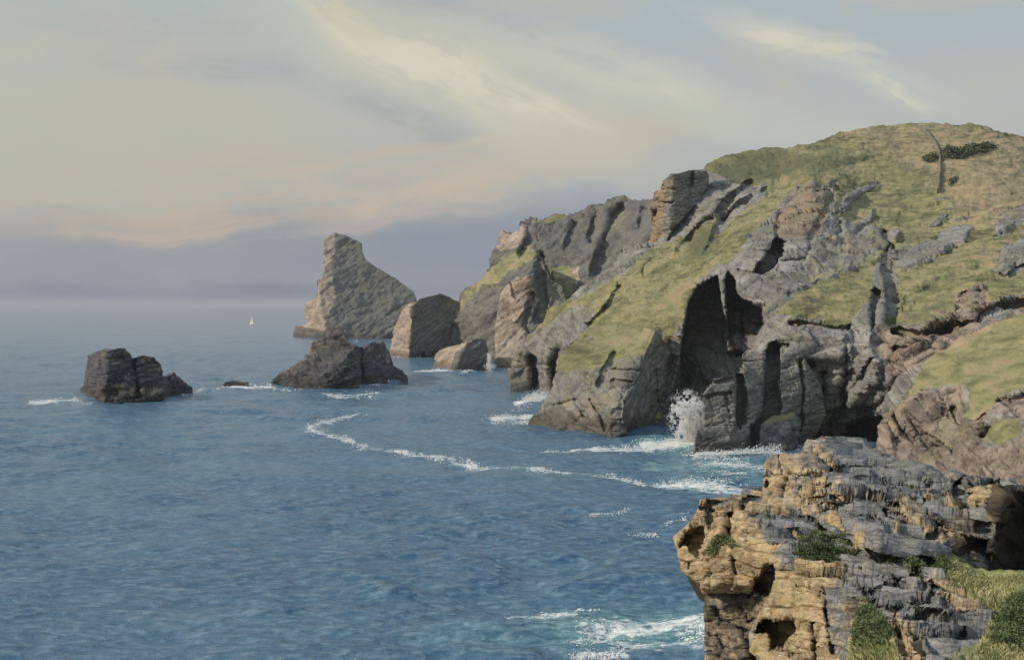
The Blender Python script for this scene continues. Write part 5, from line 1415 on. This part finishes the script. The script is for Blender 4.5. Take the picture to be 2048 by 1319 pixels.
clump(hill, [(1846, 320), (1852, 316), (1864, 313), (1874, 316), (1872, 322), (1858, 324)], 700, 0.7, 1.8, 'gorse_thicket', 'short dark gorse thicket left of the hilltop wall', 'gorse', M_GORSE, GG, 4.0)
clump(hill, [(1898, 368), (1904, 358), (1914, 352), (1912, 362), (1904, 372)], 300, 0.6, 1.5, 'gorse_thicket', 'tiny dark gorse bush low on the turf, right of the wall foot', 'gorse', M_GORSE, GG, 4.0)

# ---- short grass on the lower right of the near ledges
q = np.concatenate([in_poly([(1885, 1150), (1905, 1120), (1950, 1150), (2048, 1155), (2120, 1160), (2400, 1210), (2400, 1400), (1960, 1360), (1955, 1300), (1985, 1240), (1990, 1220), (1940, 1185)], 30000),
                    in_poly([(1690, 1360), (1706, 1285), (1750, 1270), (1790, 1290), (1800, 1360)], 4000)])
G = slab.sample(q[:, 0], q[:, 1])
n = len(q)
Q = np.stack([G[:, 0], G[:, 1], 0 * G[:, 0]], -1)
tone = np.clip(0.62 + 1.3 * (vnoise(Q / 0.9, 21) - 0.5) + rng.normal(0, 0.12, n), 0, 1)
hh_ = 0.06 + 0.12 * rng.uniform(0, 1, n) * (0.4 + vnoise(Q / 0.5, 4))
lean = rng.normal(0, 0.45, (n, 2)) * hh_[:, None]
side = rng.normal(0, 1, (n, 2)); side /= np.linalg.norm(side, axis=1, keepdims=True)
wv = 0.012
V = np.stack([np.c_[G[:, :2] - side * wv, G[:, 2] - 0.02], np.c_[G[:, :2] + side * wv, G[:, 2] - 0.02], np.c_[G[:, :2] + lean * 0.4 + side * wv * 0.8, G[:, 2] + hh_ * 0.6],
              np.c_[G[:, :2] + lean, G[:, 2] + hh_]], 1).reshape(-1, 3)
b0 = np.arange(n) * 4
T = np.concatenate([np.stack([b0, b0 + 1, b0 + 2], -1), np.stack([b0, b0 + 2, b0 + 3], -1)])
gr = mesh_object('grass', V, T, M_BLADE, None, False, {'tone': np.repeat(np.stack([tone] * 3 + [np.ones(n)], -1), 4, axis=0)})
tag(gr, 'short yellow green grass on the lower right of the near ledges', 'grass', kind='stuff')

# ================================================================== HAZE
m = bpy.data.materials.new('sea_haze')
m.use_nodes = True
t = NT(m.node_tree)
pv = t.n('ShaderNodeVolumePrincipled')
pv.inputs['Color'].default_value = (0.67, 0.685, 0.70, 1)
pv.inputs['Density'].default_value = 0.00008
pv.inputs['Anisotropy'].default_value = 0.0
t.n('ShaderNodeOutputMaterial', ins={1: pv.outputs[0]})
x0, x1, y0, y1, z0, z1 = -45000, 45000, -60, 26500, -30, 112
V = [(x, y, z) for x in (x0, x1) for y in (y0, y1) for z in (z0, z1)]
Fc = [(0, 1, 3, 2), (4, 6, 7, 5), (0, 4, 5, 1), (2, 3, 7, 6), (0, 2, 6, 4), (1, 5, 7, 3)]
hz = mesh_object('haze', V, Fc, m, None, False)
tag(hz, 'thin evening haze over the sea', 'haze', kind='stuff')
